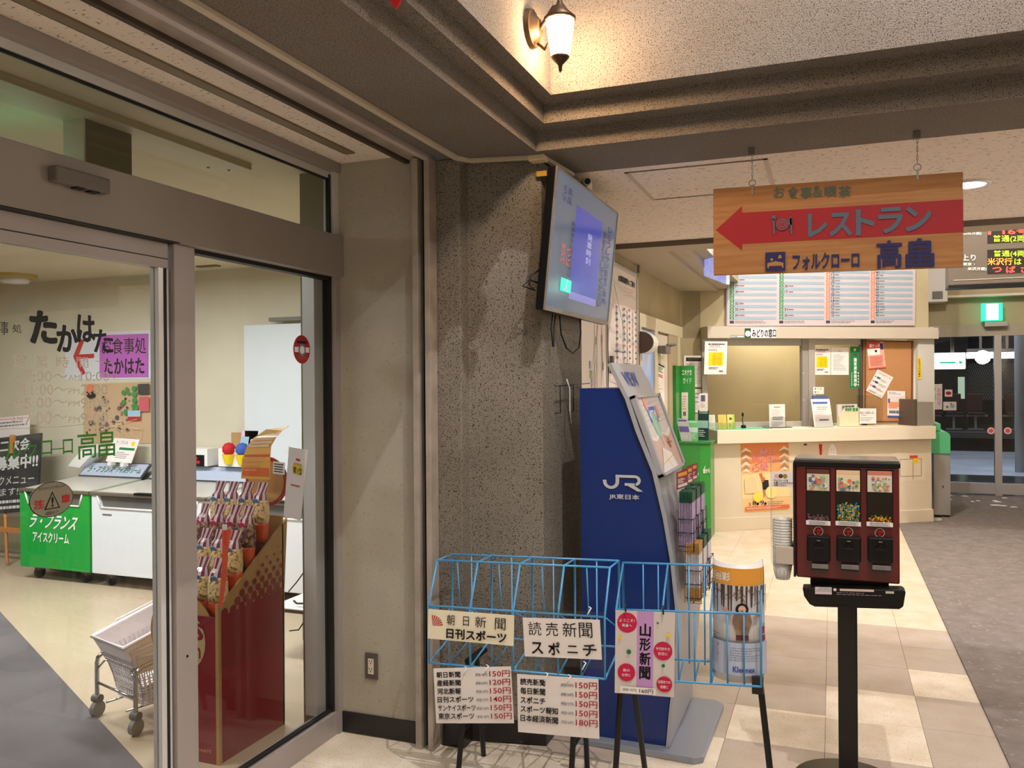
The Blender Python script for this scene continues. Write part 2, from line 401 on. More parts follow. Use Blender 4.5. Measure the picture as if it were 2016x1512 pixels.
# shutter channel
t = thing('trim_1', 'pair of cream metal rails with a dark slot running up the wall beside the column', None, (-1.6, 3.16, 0), kind=S)
MB().box((-1.655, 3.15, 0), (-1.627, 3.22, 2.497), RAIL).build('rail', t, bevel=.002)
MB().box((-1.597, 3.15, 0), (-1.572, 3.22, 2.497), RAIL).build('rail', t, bevel=.002)
MB().box((-1.627, 3.20, 0), (-1.597, 3.222, 2.497), BLK).build('slot', t)

# ---- ceilings
Z0 = 2.5
ce = st('ceiling', 'speckled acoustic board ceiling in front of the shop glass', ((-2.13, -2.6, 2.525), (-1.69, 3.2, 2.6)), m=ACOU)
MB().box((-1.915, -2.5, 2.517), (-1.875, 3.06, 2.5255), mat('beige_strip', (128, 112, 86), .6)).box((-1.925, -2.5, 2.52), (-1.915, 3.06, 2.5258), BLK).build('trim_2', None, 'long beige strip with a dark slot in the ceiling before the shop', None, None, S)
b = MB(); b.box((-1.71, -2.5, 2.49), (-1.69, 3.2, 2.53), mat('dark_rail', (70, 58, 48), .6)); b.box((-1.69, -2.5, 2.505), (-1.60, 3.2, 2.53), RAIL); b.box((-1.60, -2.5, 2.485), (-1.575, 3.2, 2.51), mat('rail_violet', (196, 184, 180), .5, .1)); b.box((-1.575, -2.5, 2.51), (-1.555, 3.2, 2.53), mat('dark_rail', (70, 58, 48), .6))
b.build('trim_3', None, 'metal shutter housing running along the ceiling', None, None, S)
# light well 1: stepped stucco
st('ceiling_beam_left', 'rough stucco beam underside with stepped corbels along the light well', ((-1.557, -2.6, 2.5), (-1.134, 3.95, 2.58)), ((-1.557, -2.6, 2.58), (-1.067, 3.95, 2.655)), ((-1.557, -2.6, 2.655), (-1.005, 3.95, 5.2)), m=STUCCO)
st('ceiling_beam_far', 'rough stucco beam with stepped corbels across the hall', ((-1.134, 3.26, 2.5), (3.4, 3.672, 2.58)), ((-1.067, 3.164, 2.58), (3.4, 3.672, 2.655)), ((-1.005, 3.066, 2.655), (3.4, 3.672, 5.2)), m=STUCCO)
st('ceiling_beam_right', 'stucco beam on the right of the light well', ((2.7, -2.6, 2.5), (3.4, 3.26, 5.2)), m=STUCCO)
st('ceiling_beam_near', 'stucco beam behind the photographer', ((-.926, -2.6, 2.5), (2.7, -1.8, 5.2)), m=STUCCO)
st('ceiling_well', 'flat top of the entrance light well', ((-1.5, -2.6, 5.2), (3.4, 3.67, 5.3)), m=mat('well_top', (200, 188, 170), .9))
# hall ceiling
hall = thing('ceiling_hall', 'white fissured acoustic ceiling of the waiting hall', None, (0, 4.8, 2.53), kind=S)
MB().box((-1.52, 3.672, 2.53), (3.4, 5.87, 2.62), ACOU).build('board', hall)
b = MB(); hx0, hx1, hy0, hy1 = -.905, -.26, 3.86, 4.5
for a_, c_ in (((hx0, hy0), (hx1, hy0+.012)), ((hx0, hy1-.006), (hx1, hy1)), ((hx0, hy0), (hx0+.02, hy1)), ((hx1-.02, hy0), (hx1, hy1))):
    b.box((a_[0], a_[1], 2.5265), (c_[0], c_[1], 2.5302), mat('hatch_rim', (196, 182, 160), .6) if a_[1] == hy0 and c_[1] == hy1 else mat('hatch_line', (128, 112, 98), .6))
b.build('access_hatch', hall)
st('ceiling_beam_hall', 'smooth painted beam with stepped edge beyond the white ceiling', ((-1.5, 5.87, 2.5), (3.4, 6.16, 2.53)), ((-1.5, 5.87, 2.53), (3.4, 6.05, 4.9)), ((-1.5, 6.16, 2.5), (-1.13, 9.3, 2.53)), ((-1.5, 6.16, 2.53), (-1.03, 9.3, 2.60)), ((-1.5, 6.16, 2.6), (-.93, 9.3, 4.9)), m=mat('beam_paint', (176, 165, 146), .85, bump=(200, .4, .003)))
st('trim_4', 'dark metal strip where the white ceiling meets the beam', ((-1.5, 5.862, 2.493), (3.4, 5.87, 2.531)), m=mat('strip_dark', (104, 92, 78), .6))  # dark strip drawn over the small step face
st('ceiling_hall_well', 'flat top of the second light well', ((-1.5, 5.87, 4.9), (3.4, 12.7, 5.0)), m=mat('well_top', (200, 188, 170), .9))
# hall walls
st('wall_hall_left', 'olive beige wall of the waiting hall', ((-1.62, 3.97, 0), (-1.5, 9.3, 4.9)), m=OLIVE)
b = MB(MW); b.box((-.5, .32, 0), (.0, .42, 4.9), OLIVE).box((-.2, .32, 2.0), (2.74, .42, 4.9), OLIVE).box((2.52, .32, 0), (2.74, .42, 2.0), mat('pillar_grey', (196, 192, 184), .6)).box((0, .32, 0), (2.6, .42, 1.03), OLIVE)
b.build('wall_counter', None, 'olive beige wall around the ticket window', None, None, S)
b = MB(MW); b.box((2.70, .42, 0), (2.74, 3.3, 4.9), OLIVE); b.build('wall_gate_side', None, 'wall between ticket office and platform doors', None, None, S)
st('wall_right', 'beige stucco wall on the right outside the picture', ((3.4, -2.6, 0), (3.5, 12.7, 5.2)), m=OLIVE)
st('wall_behind', 'beige wall behind the photographer', ((-2.2, -2.7, 0), (3.5, -2.6, 5.2)), m=OLIVE)
b = MB(); b.box((1.0, 12.6, 2.27), (3.4, 12.75, 4.9), OLIVE); b.box((3.0, 12.6, 0), (3.4, 12.75, 2.3), OLIVE)
b.build('wall_exit', None, 'beige wall above the platform doors', None, None, S)
# office behind the window
b = MB(MW); b.box((-.3, 1.25, 0), (2.7, 1.3, 2.6), mat('office_wall', (170, 152, 112), .9, var=(1.4, (158, 140, 104)))); b.box((-.3, .42, 2.45), (2.7, 1.3, 2.5), CREAM); b.box((-.3, .42, 0), (2.7, 1.3, .9), OLIVE)
b.build('wall_office', None, 'dim beige inner wall seen through the ticket window glass', None, None, S)

# ---- shop glass front
XG = -2.07
d = thing('window_1', 'aluminium framed shop front with transom glass over the sliding door', None, (XG, 2.2, 0), kind=S)
MB().box((-2.13, -2.6, 2.02), (-2.02, 3.2, 2.2), ALUD).build('header', d, bevel=.003)
MB().box((-2.11, -2.6, 2.482), (-2.03, 3.2, 2.525), ALUD).build('top_rail', d, bevel=.002)
MB().box((-2.08, -2.6, 2.455), (-2.065, 3.16, 2.482), ALUL).box((-2.078, -2.6, 2.445), (-2.072, 3.16, 2.456), RUB).build('transom_bead', d)
MB().box((-2.074, -2.6, 2.2), (-2.068, 3.15, 2.46), GLASS).build('transom_pane', d)
MB().box((-2.10, 3.165, 2.2), (-2.045, 3.2, 2.482), ALUL).box((-2.08, 3.15, 2.2), (-2.062, 3.168, 2.47), RUB).build('transom_post', d)
MB().box((-2.12, 2.20, 0), (-2.045, 2.298, 2.02), ALU).build('mullion', d, bevel=.003)
MB().box((-2.13, 3.165, 0), (-2.04, 3.2, 2.02), ALU).box((-2.10, 3.15, .1), (-2.062, 3.167, 2.02), RUB).box((-2.16, 3.085, .1), (-2.10, 3.15, 2.02), ALUL).build('jamb', d)
MB().box((-2.115, 2.298, 0), (-2.05, 3.165, .10), ALU).box((-2.09, 2.298, .10), (-2.066, 3.165, .112), RUB).build('bottom_rail', d, bevel=.003)
MB().box((-2.10, 2.298, 2.005), (-2.062, 3.165, 2.021), RUB).build('top_gasket', d)
MB().box((-2.083, 2.298, .105), (-2.077, 3.16, 2.012), GLASS).build('fixed_pane', d)
MB().box((-2.13, -1.6, 0), (-2.05, .35, 2.02), ALU).build('side_panel', d)
e = thing('door_1', 'sliding glass door of the shop with etched opening hours', None, (XG, 1.3, 0), kind=S)
MB().box((-2.10, .35, 1.935), (-2.06, 2.19, 2.018), ALU).box((-2.102, .35, 1.965), (-2.058, 2.19, 1.968), RUB).build('top_rail', e, bevel=.002)
MB().box((-2.098, 2.148, .0), (-2.062, 2.170, 1.935), ALUL).box((-2.1, 2.17, 0), (-2.06, 2.182, 1.935), RUB).box((-2.098, 2.182, 0), (-2.062, 2.193, 1.935), ALUL).build('stile', e)
MB().box((-2.098, .35, 0), (-2.062, .42, 1.935), ALU).build('stile', e)
MB().box((-2.098, .42, .008), (-2.062, 2.148, .11), ALU).build('bottom_rail', e)
MB().box((-2.083, .42, .11), (-2.077, 2.148, 1.935), GLASS).build('pane', e)
MB().box((-2.12, .3, 2.018), (-2.02, 2.2, 2.0215), BLK).build('trim_5', None, 'dark slot above the sliding door', None, None, S)
# door sensor
t = thing('door_sensor', 'small grey automatic door sensor box on the aluminium header', 'sensor', (-2.0, 1.79, 2.1))
MB().box((-2.02, 1.70, 2.112), (-1.985, 1.885, 2.158), GREYP).build('housing', t, bevel=.006)
MB().box((-2.015, 1.77, 2.108), (-1.99, 1.80, 2.113), BLK).build('lens', t); MB().box((-2.015, 1.82, 2.108), (-1.99, 1.85, 2.113), BLK).build('lens', t)
# exit doors at the platform
XD = thing('door_2', 'aluminium framed glass platform doors', None, (2, 12.6, 0), kind=S)
def dx(x, z=0): return py(x, 700, 12.6).x
m1, m2 = dx(1957), dx(1971)
MB().box((1.15, 12.58, 2.11), (3.0, 12.66, 2.27), mat('door_header', (160, 150, 132), .5, .2)).build('header', XD)
MB().box((m1, 12.57, 0), (m2, 12.65, 2.12), ALU).build('stile', XD)
MB().box((1.15, 12.58, .02), (3.0, 12.64, .16), ALU).build('bottom_rail', XD)
MB().box((2.93, 12.58, .02), (3.0, 12.64, 2.12), ALU).build('stile', XD)
MB().box((1.15, 12.605, .16), (m1, 12.611, 2.11), GLASS).build('pane', XD); MB().box((m2, 12.605, .16), (2.93, 12.611, 2.11), GLASS).build('pane', XD)
st('trim_6', 'pale ledge across the wall above the platform doors', ((1.15, 12.40, 2.62), (3.4, 12.6, 2.65)), m=CRM)
# left hall doors (far-left wall, x=-1.5)
HD = thing('door_3', 'pale office door with closer in the left hall wall', None, (-1.5, 8, 0), kind=S)
y0, y1, y2, y3 = px(1252, 700, -1.5).y, px(1283, 700, -1.5).y, px(1310, 700, -1.5).y, px(1338, 700, -1.5).y
FRM = mat('door_frame', (206, 196, 166), .5)
MB().box((-1.5, y0, 2.0), (-1.465, 8.86, 2.11), FRM).box((-1.5, y0, 0), (-1.465, y0+.07, 2.0), FRM).box((-1.5, y1-.02, 0), (-1.465, y1+.12, 2.0), FRM).box((-1.5, y2+.02, 0), (-1.47, 8.8, 2.0), mat('door_leaf', (172, 158, 128), .6)).box((-1.5, 8.55, 0), (-1.46, 8.68, 2.0), FRM).build('frame', HD)
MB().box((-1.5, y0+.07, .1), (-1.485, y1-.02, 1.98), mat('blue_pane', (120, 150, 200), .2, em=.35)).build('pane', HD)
MB().box((-1.5, y1+.12, 0), (-1.485, y2+.02, 1.98), mat('white_leaf', (214, 206, 190), .5)).build('leaf', HD)
q = thing('door_closer', 'dark grey door closer above the office door', 'door closer', (-1.44, 8.1, 2.0))
cy = px(1305, 690, -1.44)
MB().box((-1.46, cy.y-.12, cy.z-.03), (-1.39, cy.y+.12, cy.z+.04), GREYP).build('body', q, bevel=.004); MB().tube([(-1.40, cy.y, cy.z+.05), (-1.36, cy.y+.2, cy.z+.06), (-1.45, cy.y+.42, cy.z+.06)], .012, GREYP).build('arm', q)

# ================================================================== ENTRANCE HALL OBJECTS
# ---- wall lantern
LX, LY, LZ = -1.005, 2.83, 2.78
L = thing('wall_lantern', 'glowing warm lantern on a dark bracket high in the stucco light well', 'lantern', (LX, LY, LZ-.14))
BRZ = mat('bronze', (70, 52, 36), .45, .6)
MB().cyl((LX, LY, LZ+.035), (LX+.018, LY, LZ+.035), .07, BRZ, 16, .066).cyl((LX+.018, LY, LZ+.035), (LX+.04, LY, LZ+.035), .055, BRZ, 16, .03).build('wall_plate', L)
BX = LX+.112; BY = 2.835
MB().tube([(LX+.03, LY, LZ+.02), (LX+.06, LY, LZ+.055), (LX+.09, BY, LZ+.10), (BX, BY, LZ+.10)], .009, BRZ, 8).tube([(LX+.03, LY, LZ-.02), (LX+.055, LY, LZ-.045), (LX+.075, LY-.01, LZ-.03)], .006, BRZ).build('bracket', L)
MB().lathe([(.001, -.135), (.006, -.125), (.008, -.108), (.03, -.085), (.034, -.078)], (BX, BY, LZ), BRZ, 12).build('bottom_finial', L)
MB().lathe([(.033, -.078), (.047, .01), (.052, .05), (.036, .075)], (BX, BY, LZ), glowglass('lantern_glass', (255, 214, 150), 9), 12, cap=False).build('glass_shade', L)
MB().lathe([(.055, .05), (.058, .058), (.03, .085), (.012, .11), (.006, .13), (.001, .14)], (BX, BY, LZ), BRZ, 12).build('top_cap', L)
point('lantern_bulb', (BX, BY, LZ-.02), 14, (1.0, .62, .32), .04)

# ---- red arrow of a hanging sign, only its tip in view
tp = py(780, 19, 1.9)
t = thing('hanging_arrow_sign', 'red pointed tip of a hanging sign at the top edge of the view', 'sign', tp)
MB().prism([(0, 0), (.05, .075), (.05, .42), (-.05, .42), (-.05, .075)], -.004, .004, mat('sign_red', (186, 26, 30), .5), Matrix.Translation(tp) @ Matrix.Rotation(PI/2, 4, 'X')).build('board', t)
for sx in (-.03, .03):
    MB().tube([(tp.x+sx, tp.y, tp.z+.42), (tp.x+sx*.8, tp.y, 5.2)], .0018, STEEL, 5).build('cord', t)

# ---- cable duct
d1 = [Vector((-1.468, -2.5, 2.492)), Vector((-1.468, 3.20, 2.492)), Vector((-1.435, 3.262, 2.492)), Vector((-1.16, 3.318, 2.492)), Vector((-1.128, 3.345, 2.492)), Vector((-1.10, 3.66, 2.492))]
b = MB()
def bar(b, p, q, w, h, m):
    d = (q-p).normalized(); s_ = Vector((-d.y, d.x, 0))*w/2
    b.prism([((p-s_).x, (p-s_).y), ((q-s_).x, (q-s_).y), ((q+s_).x, (q+s_).y), ((p+s_).x, (p+s_).y)], p.z-h/2, p.z+h/2, m)
DUCT = mat('cable_duct', (196, 182, 160), .5)
for i in range(len(d1)-1): bar(b, d1[i], d1[i+1], .024, .016, DUCT)
b.build('cable_duct', None, 'cream cable duct running along the ceiling around the stucco column', 'cable duct', bevel=.002)
MB().box((-1.185, 3.30, 2.476), (-1.115, 3.36, 2.4995), mat('duct_corner', (228, 210, 170), .5)).build('duct_cover', None, 'small cream corner cover on the cable duct above the television', 'cover', bevel=.003)
MB().box((-1.163, 3.345, 2.418), (-1.118, 3.352, 2.44), mat('gold_tag', (214, 168, 70), .4, .3)).box((-1.152, 3.352, 2.425), (-1.145, 3.37, 2.435), BRZ).build('wall_tag', None, 'small yellowish metal tag at the top of the column edge', 'tag')
t = thing('security_camera', 'small white camera bracket beside the television top', 'camera', (-1.09, 3.78, 2.42))
MB().box((-1.14, 3.76, 2.455), (-1.06, 3.86, 2.5), CRM).build('mount', t, bevel=.005)
MB().cyl((-1.09, 3.80, 2.475), (-1.04, 3.70, 2.465), .02, CRM, 12).cyl((-1.04, 3.70, 2.465), (-1.036, 3.69, 2.463), .014, BLK, 12).build('body', t)

# ---- television on the column side
T = thing('television', 'large flat television tilted down from the stucco column', 'television', (-1.1, 3.78, 1.84))
tb, tt = Vector((-1.105, 3.25, 1.845)), Vector((-1.045, 3.25, 2.43)); tr_ = Vector((0, 1.035, 0))
nrm = tr_.cross(tt-tb).normalized()   # faces +x and down
if nrm.x < 0: nrm = -nrm
def TV(u, v, n): return tb+tr_*u+(tt-tb)*v+nrm*n
SILV = mat('silver_bezel', (168, 164, 160), .3, .6)
MB().slab([TV(0, 0, 0), TV(1, 0, 0), TV(1, 1, 0), TV(0, 1, 0)], .035, BLK).build('rear_case', T, bevel=.003)
b = MB(); w_ = .011; h_ = .02
for (u0, v0, u1, v1) in ((0, 0, 1, .033), (0, 1-.013, 1, 1), (0, .033, .009, 1-.013), (.991, .033, 1, 1-.013)):
    b.slab([TV(u0, v0, .008), TV(u1, v0, .008), TV(u1, v1, .008), TV(u0, v1, .008)], .008, SILV)
b.build('bezel', T)
SCR = mat('tv_screen', (80, 94, 116), .12, em=.34, emcol=(122, 138, 160)); 
MB().slab([TV(.009, .033, .004), TV(.991, .033, .004), TV(.991, .987, .004), TV(.009, .987, .004)], .004, SCR).build('screen', T)
P = Panel(TV(.009, .033, .004), TV(.991, .033, .004), TV(.009, .987, .004), .0006, .0004)
PB = mat('tv_blue', (60, 74, 190), .12, em=.4, emcol=(80, 96, 200)); PB2 = mat('tv_dark', (60, 60, 130), .2, em=.22, emcol=(60, 60, 140)); PW = mat('tv_white', (190, 200, 225), .2, em=.5, emcol=(190, 200, 225)); PR = mat('tv_red', (220, 80, 70), .2, em=.5, emcol=(220, 90, 80)); PG = mat('tv_green', (40, 220, 190), .2, em=.9, emcol=(60, 230, 200))
P.rect(.30, .16, .74, .90, PB)
P.rect(.30, .84, .74, .90, mat('tv_lilac', (130, 130, 215), .2, em=.45, emcol=(140, 140, 215)))
P.vtext('ようこそ', .09, .07, .15, .20, PB2); P.vtext('高畠', .16, .07, .22, .20, PB2)
P.vtext('いらっしゃいませご案内', .85, .16, .92, .86, PB2, .02); P.vtext('お知らせしてください', .765, .22, .83, .90, PB2, .02)
P.vtext('発車時刻', .50, .32, .58, .58, PW)
P.vtext('米沢行', .13, .50, .19, .66, PR); P.vtext('つば', .21, .52, .27, .66, PR); P.vtext('乗車券をお求めの方は', .245, .30, .295, .74, PB2, .02)
P.rect(.16, .76, .31, .86, PG); P.circ(.25, .785, .012, PW); P.line(.25, .80, .24, .83, .02, PW); P.line(.24, .83, .21, .845, .015, PW); P.line(.24, .83, .265, .85, .015, PW)
P.done('picture', T)
MB().box((-1.145, 3.50, 2.0), (-1.12, 4.0, 2.3), BLKM).build('wall_bracket', T)
b = MB()
cb = [Vector((-1.13, 3.30, 2.02)), Vector((-1.16, 3.255, 1.99)), Vector((-1.165, 3.25, 1.95)), Vector((-1.15, 3.28, 1.93)), Vector((-1.19, 3.24, 1.945)), Vector((-1.17, 3.27, 1.975)), Vector((-1.14, 3.30, 1.96))]
MB().tube(cb, .004, RUB).build('cable', T)
MB().tube([(-1.12, 3.42, 1.84), (-1.12, 3.40, 1.78), (-1.12, 3.42, 1.70), (-1.12, 3.435, 1.70), (-1.12, 3.44, 1.78), (-1.12, 3.46, 1.84)], .0035, RUB).build('cable', T)
MB().tube([(-1.12, 3.52, 1.84), (-1.12, 3.54, 1.76), (-1.12, 3.62, 1.70), (-1.12, 3.72, 1.68), (-1.12, 3.82, 1.71), (-1.12, 3.85, 1.78), (-1.12, 3.84, 1.86)], .004, RUB).build('cable', T)

# ---- outlet on the end wall
t = thing('wall_outlet', 'grey wall outlet plate with two cream sockets low on the end wall', 'outlet', (-1.89, 3.2, .25))
MB().box((-1.924, 3.192, .252), (-1.862, 3.2, .366), mat('outlet_plate', (98, 88, 82), .4, .3)).build('plate', t, bevel=.002)
b = MB().box((-1.907, 3.189, .275), (-1.880, 3.193, .342), CRM); b.build('socket', t)
b = MB()
for zc in (.293, .328):
    b.box((-1.901, 3.188, zc), (-1.899, 3.1892, zc+.009), BLK).box((-1.889, 3.188, zc), (-1.887, 3.1892, zc+.009), BLK).cyl((-1.894, 3.1892, zc-.006), (-1.894, 3.188, zc-.006), .0026, BLK, 8)
b.build('socket_slot', t)

# ---- blue information stand
ST = thing('pamphlet_stand', 'tall blue and silver curved information stand beside the column', 'stand', (-.8, 3.75, 0))
BLUE = mat('stand_blue', (8, 40, 108), .32, spec=.5, coat=.1); SIL = mat('stand_silver', (172, 174, 180), .42, .2)
MB().prism([(-1.056, 3.43), (-.53, 3.40), (-.495, 3.43), (-.485, 4.02), (-.52, 4.06), (-1.056, 4.06)], .0, .028, mat('base_silver', (150, 156, 170), .35, .4)).build('base_plate', ST, bevel=.005)
prof = [py(*q, 3.47) for q in ((1197, 717), (1232, 786), (1253, 850), (1285, 929), (1306, 1019), (1320, 1101), (1330, 1194), (1331, 1260), (1326, 1330), (1318, 1400), (1312, 1470))]
prof = [(p.x, max(p.z, .028)) for p in prof]
MXZ = Matrix(((1, 0, 0, 0), (0, 0, -1, 0), (0, 1, 0, 0), (0, 0, 0, 1)))   # (x,y,z)->(x,-z,y)
pb = [(x-.004, z) for x, z in prof if z < 1.51]
xtop = prof[0][0]+(prof[1][0]-prof[0][0])*.55
poly = [(-1.012, .028), (-1.017, 1.520), (prof[1][0]-.028, 1.520)]+pb[1 if pb[0][1] > 1.5 else 0:]
MB().prism(poly, -4.02, -3.47, BLUE, MXZ).build('side_body', ST, bevel=.002)
fr = [(x, z) for x, z in prof]; bk = [(x+.016, z+.006) for x, z in prof]
b = MB()
for i in range(len(fr)-1):
    b.prism([fr[i], fr[i+1], bk[i+1], bk[i]], -4.04, -3.455, SIL, MXZ)
b.build('front_panel', ST)
def SF(i0, fy, lift=.017):  # point on the curved front: i0 profile parameter, fy along the width (0 near camera)
    i = min(int(i0), len(prof)-2); f = i0-i
    x = prof[i][0]+(prof[i+1][0]-prof[i][0])*f; z = prof[i][1]+(prof[i+1][1]-prof[i][1])*f
    return Vector((x+lift, 3.455+.585*fy, z+.006))
P = Panel(SF(.75, .08, .018), SF(.75, .72, .018), SF(.18, .08, .018), .001)
P.text('VIEW', .12, .15, .78, .85, mat('view_ink', (70, 90, 170), .5), .03); P.done('lettering', ST)
# poster frame
fb0, fb1, ft0 = SF(3.15, .02, .03), SF(3.15, .98, .03), SF(.95, .02, .03)
fo = MB(); F_ = Panel(fb0, fb1, ft0, 0, 0)
for (u0, v0, u1, v1) in ((0, 0, 1, .035), (0, .965, 1, 1), (0, 0, .07, 1), (.93, 0, 1, 1)):
    fo.slab([F_.P(u0, v1, .012), F_.P(u1, v1, .012), F_.P(u1, v0, .012), F_.P(u0, v0, .012)], .022, SIL)
fo.build('poster_frame', ST)
po = MB().slab([F_.P(.05, .97, .004), F_.P(.95, .97, .004), F_.P(.95, .03, .004), F_.P(.05, .03, .004)], .002, ink(206, 200, 196)).build('poster', ST)
P = Panel(F_.P(.05, .97, .004), F_.P(.95, .97, .004), F_.P(.05, .03, .004))
for i in range(5): P.line(.02, .12+.07*i, .98, .05+.07*i, .012, ink(186, 180, 180))
P.poly([(.0, .55), (.25, .60), (.5, .52), (.8, .58), (1, .5), (1, 1), (0, 1)], ink(196, 170, 158))
P.poly([(.0, .50), (.25, .56), (.45, .47), (.7, .53), (1, .44), (1, .5), (.8, .58), (.5, .52), (.25, .60), (0, .55)], ink(222, 216, 212))
P.rect(.28, .14, .62, .36, ink(90, 120, 190)); P.text('VIEW', .30, .19, .60, .30, WHI, .03, .1)
P.circ(.45, .39, .12, ink(150, 190, 170)); P.circ(.30, .08, .07, ink(220, 150, 140)); P.circ(.7, .22, .06, ink(220, 160, 140))
P.poly([(.05, 1), (.35, .70), (.65, .80), (.75, 1)], ink(214, 208, 206)); P.line(.3, .72, .5, .98, .012, ink(220, 180, 70)); P.line(.15, .9, .65, .84, .012, ink(220, 180, 70))
P.circ(.72, .66, .05, ink(180, 120, 110)); P.line(.6, .66, .85, .66, .012, ink(120, 80, 80)); P.line(.45, .55, .47, .68, .015, ink(150, 100, 90))
P.done('poster_print', po)
# logo on the blue side
P = Panel(py(1180, 1000, 3.468), py(1270, 1004, 3.468), py(1180, 920, 3.468), .0008)
LG = mat('logo_silver', (196, 198, 202), .4, .1)
# J
def arcpts(cx, cy, rx, ry, a0, a1, n): return [(cx+rx*math.cos(a0+(a1-a0)*i/n), cy+ry*math.sin(a0+(a1-a0)*i/n)) for i in range(n+1)]
out = arcpts(.26, .34, .18, .18, 0, PI, 10); inn = arcpts(.26, .34, .10, .11, 0, PI, 10)[::-1]
def strip(a, b_):   # quads between two polylines
    for i in range(len(a)-1): P.poly([a[i], a[i+1], b_[i+1], b_[i]], LG); P.k -= 1
strip(out, inn[::-1])
P.rect(.36, .17, .44, .345, LG); P.rect(.08, .30, .16, .345, LG)
P.rect(.44, .17, .52, .19, LG)
P.rect(.36, .17, .80, .235, LG)
a1 = arcpts(.78, .30, .13, .13, -PI/2, PI/2, 10); a2 = arcpts(.78, .30, .06, .065, -PI/2, PI/2, 10); strip(a1, a2)
P.rect(.56, .365, .80, .43, LG); P.poly([(.58, .40), (.70, .37), (.96, .56), (.84, .56)], LG)
P.text('JR東日本', .22, .64, .88, .78, LG, .02)
P.done('logo', ST)
# wire pockets and leaflets
WIRE = mat('wire', (60, 58, 60), .35, .7)
WR = thing('wire_leaflet_rack', 'two tier chrome wire leaflet rack on the front of the blue stand', 'rack', (-.56, 3.7, .58))
LFC = [mat('leaflet_white', (222, 216, 222), .5), mat('leaflet_lilac', (176, 156, 190), .5), mat('leaflet_green', (24, 78, 58), .5), mat('leaflet_gold', (176, 130, 66), .5)]
def pocket(x0, y0, z0, w, d, h):
    for zz in (z0+.02, z0+h*.45, z0+h*.78):
        MB().tube([(x0, y0, zz), (x0+d, y0, zz), (x0+d, y0+w, zz), (x0, y0+w, zz)], .0022, WIRE, 5).build('wire', WR)
    b = MB()
    for yy in (y0, y0+w): b.tube([(x0, yy, z0+h), (x0, yy, z0), (x0+d, yy, z0), (x0+d, yy, z0+h*.8)], .0022, WIRE, 5)
    b.tube([(x0+d*.5, y0, z0), (x0+d*.5, y0+w, z0)], .0022, WIRE, 5)
    b.build('wire', WR)
pk = []
for i in range(3): pk.append((-.600, 3.475+.135*i, .845, 0))
for i in range(3): pk.append((-.572, 3.47+.135*i, .635, 1))
SD = ('nearest', 'middle', 'farthest')
for n_, (x0, y0, z0, tier) in enumerate(pk):
    pocket(x0, y0, z0, .105, .066, .17)
    i = n_ % 3; nl = 9
    cap = LFC[3] if (tier and i == 0) else LFC[2]
    protoL = None
    for k in range(nl):
        xx = x0+.006+k*.0062
        if protoL is None:
            protoL = thing('leaflet', 'x', 'leaflet', (xx, y0+.05, z0+.01), 'leaflets in the wire pockets of the blue stand')
            MB().box((xx, y0+.005, z0+.008), (xx+.0028, y0+.1, z0+.2), LFC[1] if not tier else LFC[0]).build('sheet', protoL)
            MB().box((xx-.0004, y0+.004, z0+.2), (xx+.0034, y0+.101, z0+.245), cap).build('header', protoL)
            if tier and i == 0: MB().box((xx-.0004, y0+.004, z0+.004), (xx+.0034, y0+.101, z0+.06), LFC[3]).build('footer', protoL)
            q = protoL
        else: q = dup(protoL, (xx, y0+.05, z0+.01+random.uniform(-.002, .003)))
        q['label'] = ('green topped lilac leaflet' if not tier else ('gold topped brown footed leaflet' if i == 0 else 'green topped white leaflet'))+' in the '+SD[i]+(' upper' if not tier else ' lower')+' wire pocket of the blue stand'
        q['group'] = 'leaflets in the '+SD[i]+(' upper' if not tier else ' lower')+' wire pocket'
    if not tier:
        o, P = sheet('header_card', 'small maroon card standing above the '+SD[i]+' upper pocket of leaflets', 'card', (x0-.004, y0+.0, z0+.252), (x0+.028, y0+.10, z0+.258), (x0-.004, y0+.0, z0+.325), mat('maroon_card', (128, 40, 46), .5), group='maroon cards above the leaflets')
        P.rect(.12, .1, .88, .3, ink(210, 150, 60)); P.dash(.1, .4, .9, .7, 4, WHI, i); P.rect(.1, .75, .9, .92, ink(210, 200, 200)); P.done('print', o)
# black wall wire rack on the column
t = thing('wire_hook_rack', 'empty black wire hook rack on the column behind the blue stand', 'rack', (-1.13, 3.6, 1.4))
MB().tube([(-1.145, 3.52, 1.53), (-1.12, 3.52, 1.53), (-1.12, 3.52, 1.41), (-1.145, 3.52, 1.41)], .0025, BLKM).build('hook', t)
MB().tube([(-1.145, 3.72, 1.53), (-1.12, 3.72, 1.53), (-1.12, 3.72, 1.41), (-1.145, 3.72, 1.41)], .0025, BLKM).build('hook', t)
MB().tube([(-1.12, 3.50, 1.53), (-1.12, 4.0, 1.54)], .0025, BLKM).build('bar', t)
MB().tube([(-1.115, 3.60, 1.56), (-1.11, 3.63, 1.52), (-1.11, 3.63, 1.42), (-1.11, 3.65, 1.36)], .003, WHT).build('strap', t)

